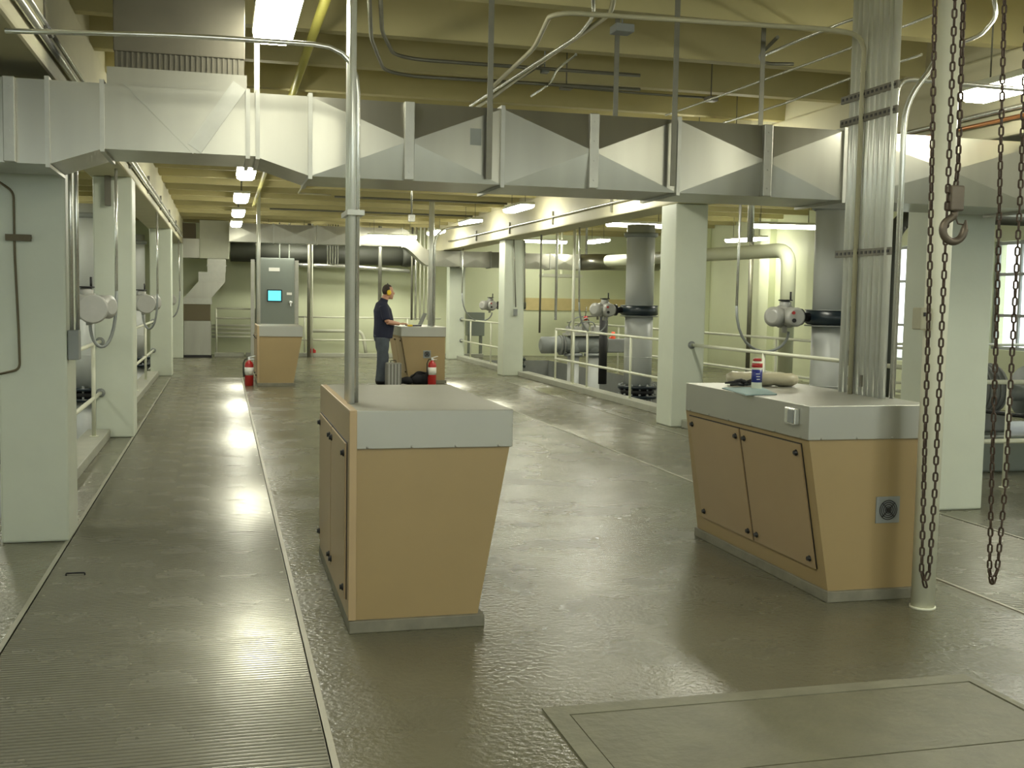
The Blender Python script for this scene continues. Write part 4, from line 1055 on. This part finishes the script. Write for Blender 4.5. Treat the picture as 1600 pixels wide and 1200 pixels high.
# right wall pipework
a = at(1225, 390, X=10.6)
xw = 10.4; Yw = 18.9
pz = at(1215, 392, X=xw).z
run('process_pipe', [(xw - 0.9, 26.5, pz), (xw - 0.2, 20.5, pz), (xw, Yw, pz), (xw, Yw, 0)], 0.14, 'pipe_wall', 'thick pale pipe running to an elbow and down in the right aisle', 'pipe', rad=0.35, seg=18)
run('process_pipe', [(11.7, 23.0, 0), (11.7, 23.0, 3.4)], 0.05, 'conduit_dark', 'thin dark pipe up the right wall', 'pipe')
bp_ = at(942, 560, Y=20.2)
run('process_pipe', [(bp_.x, 20.2, 0.0), (bp_.x, 20.2, 1.30)], 0.085, 'rubber', 'black upright stub pipe between the pump group and the tall grey pipe', 'pipe')
# dark elbow seen between the bundle and the white post
_p = [at(1384, 470, Y=10.6), at(1389, 395, Y=10.6), at(1398, 360, Y=10.6), at(1412, 343, Y=10.6), at(1445, 334, Y=10.6)]
run('elbow_pipe', [(_p[0].x, 10.6, 0.0)] + _p + [Vector((XR - 0.01, 10.6, _p[-1].z))], 0.09, 'insul', 'dark insulated elbow pipe between the conduit bundle and the white post', 'pipe', rad=0.1, seg=14)
# machine beyond far-right column
t = thing('motor_set', 'grey motor on a plinth seen right of the far-right column', 'motor', (8.3, 9.6, 0))
b = MB(); b.box(-1.9, 1.4, -0.5, 0.7, 0, 0.36, bev=0.02); b.build('plinth', 'panel', t)
b = MB(); b.lathe([(0.16, -0.45), (0.24, -0.40), (0.25, 0.25), (0.15, 0.34)], (-0.9, 0.0, 0.78), (1, 0, 0), 24); b.build('motor_body', 'motor', t)
b = MB()
for k in range(10): b.lathe([(0.265, -0.33 + k * 0.06), (0.265, -0.32 + k * 0.06)], (-0.9, 0, 0.78), (1, 0, 0), 24)
b.build('cooling_fins', 'motor', t)
b = MB(); b.box(-1.2, -0.6, -0.2, 0.2, 0.36, 0.56, bev=0.02); b.build('foot', 'motor', t)
b = MB(); b.lathe([(0.09, 0), (0.09, 0.3), (0.28, 0.32), (0.28, 0.62), (0.12, 0.66)], (-0.55, 0, 0.74), (1, 0, 0), 24); b.build('pump_casing', 'machine', t)
b = MB(); b.tube(bend([(-1.15, -0.1, 0.9), (-1.25, -0.45, 0.62), (-0.7, -0.5, 0.55), (-0.3, -0.5, 0.55)], 0.15), 0.02, 8); b.build('cable', 'rubber', t)

# pump group at mid right
t = thing('pump_group', 'grey pump and valve assembly on two stub pipes past the near right railing', 'pump', (6.95, 21.0, 0))
b = MB()
b.lathe([(0.12, -1.4), (0.12, 0.50)], (-0.12, 0, 0), (0, 0, 1), 20); b.build('stub_pipe', 'pipe', t)
b = MB(); b.lathe([(0.14, -1.4), (0.14, 0.52)], (0.30, 0, 0), (0, 0, 1), 20); b.build('stub_pipe', 'pipe', t)
b = MB()
for x in (-0.12, 0.30): b.lathe([(0.19, 0.50), (0.19, 0.56)], (x, 0, 0), (0, 0, 1), 20); b.lathe([(0.12, 0.56), (0.16, 0.64), (0.17, 0.82)], (x, 0, 0), (0, 0, 1), 20)
b.lathe([(0.10, -0.55), (0.16, -0.5), (0.17, 0.4), (0.16, 0.55)], (0, 0, 0.74), (1, 0, 0), 20); b.build('casing', 'machine', t)
b = MB()
for x in (-0.42, -0.36, -0.22, 0.48): b.lathe([(0.20, 0), (0.20, 0.03)], (x, 0, 0.72), (1, 0, 0), 20)
b.build('flanges', 'motor', t)
b = MB(); b.box(-0.30, 0.48, -0.2, 0.2, 0.92, 0.96); b.box(-0.25, 0.0, -0.15, 0.15, 0.96, 1.10, bev=0.01); b.lathe([(0.06, 0), (0.08, 0.15), (0.05, 0.22)], (0.12, 0, 0.96), (0, 0, 1), 14); b.box(0.25, 0.42, -0.1, 0.1, 0.96, 1.12, bev=0.03); b.build('control_head', 'actuator', t)
b = MB()
for pts in ([(-0.1, -0.1, 1.05), (0.0, -0.2, 1.25), (0.15, -0.1, 1.28), (0.2, 0, 1.1)], [(0.3, -0.1, 1.1), (0.2, -0.25, 1.2), (0.02, -0.15, 1.2), (-0.12, 0, 1.08)], [(-0.2, -0.05, 1.0), (-0.3, -0.15, 1.15), (-0.15, -0.2, 1.28), (0.1, 0, 1.3)]):
    b.tube(bend(pts, 0.1), 0.012, 6)
b.build('hoses', 'machine', t)
b = MB(); b.tube([(0.1, -0.05, 1.3), (0.35, -0.05, 1.32)], 0.02, 8); b.tube([(0.36, -0.05, 1.24), (0.36, -0.05, 1.38)], 0.025, 8); b.tube([(0.1, -0.05, 1.3), (0.12, -0.05, 1.5)], 0.012, 6); b.build('lever_valve', 'conduit_dark', t)
b = MB(); b.lathe([(0.04, 0), (0.04, 0.09)], (0.09, -0.1, 1.22), (0, 0, 1), 10); b.build('red_cap', 'red', t)
b = MB(); b.lathe([(0.07, -0.02), (0.10, 0.0), (0.10, 0.03), (0.07, 0.05)], (0.66, 0, 0.80), (1, 0, 0), 16); b.lathe([(0.035, -0.22), (0.05, 0), (0.035, 0.16)], (0.69, -0.08, 0.84), (0, 0, 1), 12); b.build('orange_valve', 'orange', t)
b = MB(); b.box(0.55, 1.12, -0.14, 0.14, 0.58, 0.86, bev=0.02); b.build('motor_box', 'motor', t)
b = MB(); b.lathe([(0.11, -0.2), (0.17, -0.17), (0.17, 0.12), (0.10, 0.17)], (-0.62, 0, 0.72), (1, 0, 0), 18); b.build('end_bell', 'machine', t)

# ================================================================== EXTINGUISHERS
def extinguisher(loc, label, rz=0):
    t = thing('fire_extinguisher', label, 'fire extinguisher', loc, rz, 'red fire extinguishers')
    b = MB(); b.lathe([(0.07, 0), (0.078, 0.01), (0.078, 0.36), (0.065, 0.41), (0.03, 0.44), (0.025, 0.46)], (0, 0, 0), (0, 0, 1), 20); b.build('cylinder', 'red', t)
    b = MB(); b.lathe([(0.0795, 0.19), (0.0795, 0.33)], (0, 0, 0), (0, 0, 1), 20); b.build('label_band', 'paper', t)
    b = MB(); b.box(-0.02, 0.02, -0.02, 0.02, 0.455, 0.50); b.box(-0.015, 0.11, -0.012, 0.012, 0.50, 0.515, rot=Matrix.Rotation(-0.25, 3, 'Y'), piv=(0, 0, 0.5)); b.box(-0.01, 0.09, -0.01, 0.01, 0.47, 0.48); b.build('handle', 'conduit', t)
    b = MB(); b.tube(bend([(-0.02, 0, 0.48), (-0.10, -0.02, 0.46), (-0.105, -0.03, 0.25), (-0.085, -0.03, 0.14)], 0.05), [0.011] * 13 + [0.018], 8) if False else b.tube([(-0.02, 0, 0.48), (-0.07, -0.01, 0.47), (-0.10, -0.02, 0.40), (-0.10, -0.03, 0.28), (-0.092, -0.03, 0.16)], [0.011, 0.011, 0.011, 0.012, 0.018], 8); b.build('hose', 'rubber', t)
    return t
extinguisher((0.46, 20.0, 0), 'red fire extinguisher on the floor left of the far left console')
e = at(667, 598, Z=0); extinguisher((e.x, 20.08, 0), 'red fire extinguisher with white band in front of the far console with the man')

# ================================================================== ITEMS ON CONSOLES
TZ = 1.069
def on(px, py): return at(px, py, Z=TZ)
c = on(1186, 609)
t = thing('spray_can', 'white spray can with blue label standing on the near right console', 'can', (c.x, c.y + 0.035, TZ))
b = MB(); b.lathe([(0.030, 0), (0.033, 0.004), (0.033, 0.165), (0.026, 0.178)], (0, 0, 0), (0, 0, 1), 24); b.build('body', 'white', t)
b = MB(); b.lathe([(0.0335, 0.045), (0.0335, 0.125)], (0, 0, 0), (0, 0, 1), 24); lb = b.build('label_wrap', 'blue', t)
b = MB()
for k in range(3): b.box(-0.024 + 0.003 * k, 0.004, -0.0345, -0.0325, 0.097 - k * 0.017, 0.101 - k * 0.017)
b.build('label_print', 'paper', lb)
b = MB(); b.lathe([(0.0336, 0.138), (0.0336, 0.165)], (0, 0, 0), (0, 0, 1), 24); b.build('label_band', 'red', t)
b = MB(); b.lathe([(0.027, 0.178), (0.027, 0.19), (0.020, 0.195)], (0, 0, 0), (0, 0, 1), 20); b.build('cap', 'red', t)
a0 = on(1135, 603); a1 = on(1255, 606); a0.y = min(a0.y, 6.66); 
ctr = Vector((3.42, 6.62, TZ))
p0 = on(1140, 602); p1 = on(1252, 605)
t = thing('plastic_sheet_roll', 'tan plastic sheet bundle lying at the back of the near right console', 'bundle', ((p0.x + p1.x) / 2, (p0.y + p1.y) / 2 + 0.05, TZ))
v0 = Vector((p0.x, p0.y + 0.05, 0)); v1 = Vector((p1.x, p1.y + 0.05, 0)); mid = (v0 + v1) / 2
b = MB(); pts = []; rr = []; ry = []
for k in range(13):
    f = k / 12; pts.append(v0.lerp(v1, f) - mid + Vector((0, 0, 0.045 + 0.003 * math.sin(k * 1.7)))); e_ = min(1, 0.55 + min(f, 1 - f) * 5)
    rr.append(0.045 * e_ * (1 + 0.04 * math.sin(k * 2.3))); ry.append(0.075 * e_ * (1 + 0.06 * math.cos(k * 1.9)))
b.tube(pts, rr, 16, ry=ry); b.build('bundle', 'tan_bag', t)
# cloth and tools
cpts = [on(1128, 607), on(1165, 618), on(1214, 617), on(1190, 606)]
b = MB(); n_ = 8
grid = []
for i in range(n_ + 1):
    row = []
    for j in range(n_ + 1):
        f, g = i / n_, j / n_
        p_ = cpts[0].lerp(cpts[3], f).lerp(cpts[1].lerp(cpts[2], f), g)
        row.append(b.bm.verts.new(Vector((p_.x, p_.y, TZ + 0.004 + 0.0035 * abs(math.sin(f * 9 + g * 5))))))
    grid.append(row)
for i in range(n_):
    for j in range(n_): b.bm.faces.new((grid[i][j], grid[i + 1][j], grid[i + 1][j + 1], grid[i][j + 1]))
ex = bmesh.ops.extrude_face_region(b.bm, geom=b.bm.faces[:])
for v in ex['geom']:
    if isinstance(v, bmesh.types.BMVert): v.co.z = TZ + 0.0005
o = tag(b.build('cleaning_cloth', 'cyan'), 'pale blue cloth spread under the black tools on the near right console', 'cloth')
t0 = on(1160, 606)
t = thing('tool_bundle', 'tangled black hand tools lying on the pale blue cloth', 'tools', (t0.x, t0.y, TZ + 0.006))
b = MB(); rnd = random.Random(4)
da = (on(1190, 607) - on(1130, 606))
for k in range(6):
    f0, f1 = rnd.uniform(-0.45, 0.0), rnd.uniform(0.05, 0.5)
    q0 = da * f0 + Vector((rnd.uniform(-0.02, 0.02), rnd.uniform(-0.03, 0.03), 0.012 + 0.005 * k)); q1 = da * f1 + Vector((rnd.uniform(-0.02, 0.02), rnd.uniform(-0.03, 0.03), 0.012 + 0.004 * k))
    b.tube([q0, (q0 + q1) / 2 + Vector((0, 0, 0.008)), q1], [0.006, 0.011, 0.008], 8)
b.build('handles', 'black', t)
b = MB(); b.tube([(0.02, -0.02, 0.03), (0.06, 0.0, 0.04), (0.09, -0.02, 0.02)], 0.012, 8); b.build('grip', 'rubber', t)
# laptop on far console
lp = at(647, 502, Z=TZ); LX, LYY = 3.56, 20.95
t = thing('laptop', 'open grey laptop on the far console facing the man', 'laptop', (LX, LYY, TZ), 0)
b = MB(); b.box(-0.13, 0.13, -0.18, 0.18, 0, 0.022, bev=0.004); b.build('base', 'black', t)
b = MB(); b.box(0.12, 0.132, -0.18, 0.18, 0.02, 0.27, rot=Matrix.Rotation(0.42, 3, 'Y'), piv=(0.126, 0, 0.02)); lid = b.build('lid', 'machine', t)
b = MB(); b.box(-0.09, 0.05, -0.15, 0.15, 0.022, 0.025); b.build('keyboard', 'case', t)
b = MB(); b.box(-0.05, 0.05, -0.03, 0.03, 0, 0.035, bev=0.01); 
o = tag(b.build('handheld_meter', 'muff', loc=(3.44, 20.62, TZ)), 'small yellow hand tool lying beside the laptop', 'tool')

# ================================================================== CASE AND BAG BY THE MAN
t = thing('equipment_case', 'grey hard equipment case standing by the man\'s feet', 'case', (3.03, 19.96, 0))
b = MB(); b.box(-0.14, 0.14, -0.10, 0.10, 0.0, 0.42, bev=0.02); b.build('shell', 'case', t)
b = MB()
for x in (-0.09, -0.03, 0.03, 0.09): b.box(x - 0.012, x + 0.012, -0.108, -0.098, 0.02, 0.40, bev=0.003)
b.build('ribs', 'actuator', t)
b = MB(); b.tube(bend([(-0.05, 0, 0.42), (-0.05, 0, 0.46), (0.05, 0, 0.46), (0.05, 0, 0.42)], 0.02), 0.008, 8); b.build('handle', 'black', t)
t = thing('work_bag', 'slumped black bag on the floor against the far console', 'bag', (3.55, 20.28, 0))
b = MB()
for (x, z, r, sz) in ((0, 0.10, 0.15, 0.7), (0.15, 0.11, 0.14, 0.85), (-0.2, 0.07, 0.12, 0.6), (0.06, 0.17, 0.10, 0.7), (-0.34, 0.045, 0.08, 0.5)):
    b.ball((x, 0, z), r, 14, (1.15, 0.75, sz))
for v in b.bm.verts: v.co.z = max(0.002, v.co.z)
b.build('bag_body', 'bag', t)
b = MB(); b.tube(bend([(-0.15, -0.05, 0.12), (-0.02, -0.08, 0.26), (0.15, -0.05, 0.2)], 0.1), 0.012, 8); b.build('strap', 'rubber', t)

# ================================================================== THE MAN
MAN = Vector((2.875, 20.35, 0))
t = thing('person', 'man in a navy shirt and grey jeans wearing yellow ear muffs, working at a laptop', 'person', MAN)
def remeshed(b, name, m, parent, vox=0.012, smooth=2):
    o = b.build(name, m, parent)
    md = o.modifiers.new('r', 'REMESH'); md.mode = 'VOXEL'; md.voxel_size = vox; md.use_smooth_shade = True
    if smooth:
        s2 = o.modifiers.new('s', 'SMOOTH'); s2.factor = 0.6; s2.iterations = smooth
    dg = bpy.context.evaluated_depsgraph_get(); me = bpy.data.meshes.new_from_object(o.evaluated_get(dg))
    me.name = name; o.modifiers.clear(); o.data = me
    if not me.materials: me.materials.append(M[m])
    return o
def limb(b, pts, rr, seg=14, ry=None): b.tube(pts, rr, seg, ry=ry)
# faces +X. local coordinates: x forward, y sideways (y- nearer the camera)
sh = 1.50; hipz = 0.94
hd = Vector((0.105, 0, 1.705))
body = MB()
# neck + head
limb(body, [(0.0, 0, 1.48), (0.04, 0, 1.57), (0.07, 0, 1.64)], [0.070, 0.066, 0.066])
body.ball(hd + Vector((0, 0, 0.02)), 0.1, 20, (0.98, 0.78, 1.12))
body.ball(hd + Vector((0.035, 0, -0.06)), 0.07, 16, (0.95, 0.78, 0.95))      # jaw
body.ball(hd + Vector((0.105, 0, -0.018)), 0.017, 10, (1.1, 0.9, 1.5))        # nose
body.ball(hd + Vector((0.085, 0, -0.062)), 0.02, 10, (0.8, 1.5, 0.5))         # lips
body.ball(hd + Vector((0.07, 0, -0.105)), 0.024, 10)                           # chin
for s_ in (-1, 1): body.ball(hd + Vector((0.0, s_ * 0.08, -0.01)), 0.025, 10, (0.8, 0.5, 1.3)); body.ball(hd + Vector((0.085, s_ * 0.032, 0.02)), 0.012, 8)
# torso core
limb(body, [(0.0, 0, 0.90), (0.02, 0, 1.05), (0.02, 0, 1.25), (0.0, 0, 1.42), (0.0, 0, 1.50)], [0.11, 0.12, 0.12, 0.10, 0.06], ry=[0.15, 0.16, 0.17, 0.17, 0.07])
# arms: shoulder -> elbow -> wrist
arms = {}
for s_ in (-1, 1):
    S = Vector((0.0, s_ * 0.19, 1.44)); E_ = Vector((0.06, s_ * 0.25, 1.16)); Wr = Vector((0.30, s_ * 0.14 + 0.02, 1.125))
    E_.y += 0.0
    limb(body, [S, S.lerp(E_, 0.5), E_], [0.056, 0.052, 0.045]); limb(body, [E_, E_.lerp(Wr, 0.35), Wr], [0.046, 0.047, 0.031])
    palm = Wr + Vector((0.085, 0.0, -0.004))
    body.ball(Wr.lerp(palm, 0.5) + Vector((0.012, 0, 0)), 0.045, 12, (1.15, 0.85, 0.36))
    for k, (dy, ln) in enumerate(((-0.030, 0.068), (-0.010, 0.078), (0.010, 0.073), (0.030, 0.058))):
        f0 = Wr + Vector((0.088, dy, 0.004)); f1 = f0 + Vector((ln * 0.45, dy * 0.25, 0.006)); f2 = f1 + Vector((ln * 0.33, dy * 0.1, -0.014)); f3 = f2 + Vector((ln * 0.22, 0, -0.015))
        limb(body, [f0, f1, f2, f3], [0.0095, 0.009, 0.0085, 0.007], 8)
    th0 = Wr + Vector((0.035, -s_ * 0.030, -0.002)); limb(body, [th0, th0 + Vector((0.03, -s_ * 0.022, -0.004)), th0 + Vector((0.055, -s_ * 0.024, -0.012))], [0.012, 0.0105, 0.0085], 8)
# legs inside trousers
for s_ in (-1, 1):
    limb(body, [(0.0, s_ * 0.09, 0.92), (0.01, s_ * 0.10, 0.5), (-0.02, s_ * 0.10, 0.10)], [0.085, 0.055, 0.04])
body_o = remeshed(body, 'body', 'skin', t, 0.0065, 1)
# shirt
b = MB()
limb(b, [(0.015, 0, 0.86), (0.02, 0, 0.96), (0.035, 0, 1.08), (0.025, 0, 1.22), (0.0, 0, 1.38), (-0.005, 0, 1.49), (0.02, 0, 1.55)], [0.178, 0.184, 0.190, 0.180, 0.165, 0.115, 0.060], 20, ry=[0.200, 0.205, 0.205, 0.210, 0.215, 0.175, 0.070])
for s_ in (-1, 1):
    S = Vector((-0.005, s_ * 0.175, 1.455)); E_ = Vector((0.06, s_ * 0.25, 1.16)); limb(b, [S, S.lerp(E_, 0.45), S.lerp(E_, 0.88)], [0.085, 0.083, 0.080])
limb(b, [(0.01, 0, 1.50), (0.04, 0, 1.585)], [0.080, 0.075])
remeshed(b, 'shirt', 'shirt', t, 0.010, 3)
# jeans
b = MB()
limb(b, [(0.0, 0, 0.97), (0.0, 0, 0.90), (0.0, 0, 0.80)], [0.160, 0.165, 0.145], 20, ry=[0.180, 0.190, 0.180])
for s_ in (-1, 1):
    f = 0.03 if s_ > 0 else -0.03
    limb(b, [(0.0, s_ * 0.085, 0.86), (0.005, s_ * 0.095, 0.70), (0.02 + f, s_ * 0.10, 0.48), (0.0 + f, s_ * 0.10, 0.25), (-0.02 + f, s_ * 0.10, 0.06)], [0.125, 0.115, 0.098, 0.088, 0.088])
remeshed(b, 'jeans', 'jeans', t, 0.010, 3)
for s_ in (-1, 1):
    f = 0.03 if s_ > 0 else -0.03
    b = MB(); limb(b, [(-0.10 + f, s_ * 0.10, 0.045), (-0.04 + f, s_ * 0.10, 0.055), (0.06 + f, s_ * 0.105, 0.045), (0.15 + f, s_ * 0.11, 0.03), (0.19 + f, s_ * 0.11, 0.025)], [0.035, 0.055, 0.045, 0.03, 0.015], 12, ry=[0.035, 0.045, 0.045, 0.045, 0.025])
    for v in b.bm.verts: v.co.z = max(0.001, v.co.z)
    b.build('shoe', 'black', t)
# hair: cap shell
b = MB(); b.ball(hd + Vector((-0.012, 0, 0.038)), 0.104, 20, (1.0, 0.83, 1.08))
dele = [v for v in b.bm.verts if (v.co.x > hd.x + 0.035 and v.co.z < hd.z + 0.085) or (v.co.z < hd.z - 0.03 and v.co.x > hd.x - 0.03)]
bmesh.ops.delete(b.bm, geom=dele, context='VERTS')
b.build('hair', 'hair', t)
for s_ in (-1, 1):
    b = MB(); b.lathe([(0.030, 0.0), (0.040, 0.008), (0.040, 0.030), (0.028, 0.045)], hd + Vector((0.005, s_ * 0.075, -0.005)), (0, s_, 0), 18)
    for v in b.bm.verts: v.co.z = hd.z - 0.005 + (v.co.z - hd.z + 0.005) * 1.3
    b.build('ear_muff_cup', 'muff', t)
b = MB(); b.tube([hd + Vector((-0.01, 0.098 * math.sin(a), 0.02 + 0.145 * math.cos(a))) for a in [PI * (k / 12 - 0.5) for k in range(13)]], 0.008, 8); b.build('ear_muff_band', 'black', t)
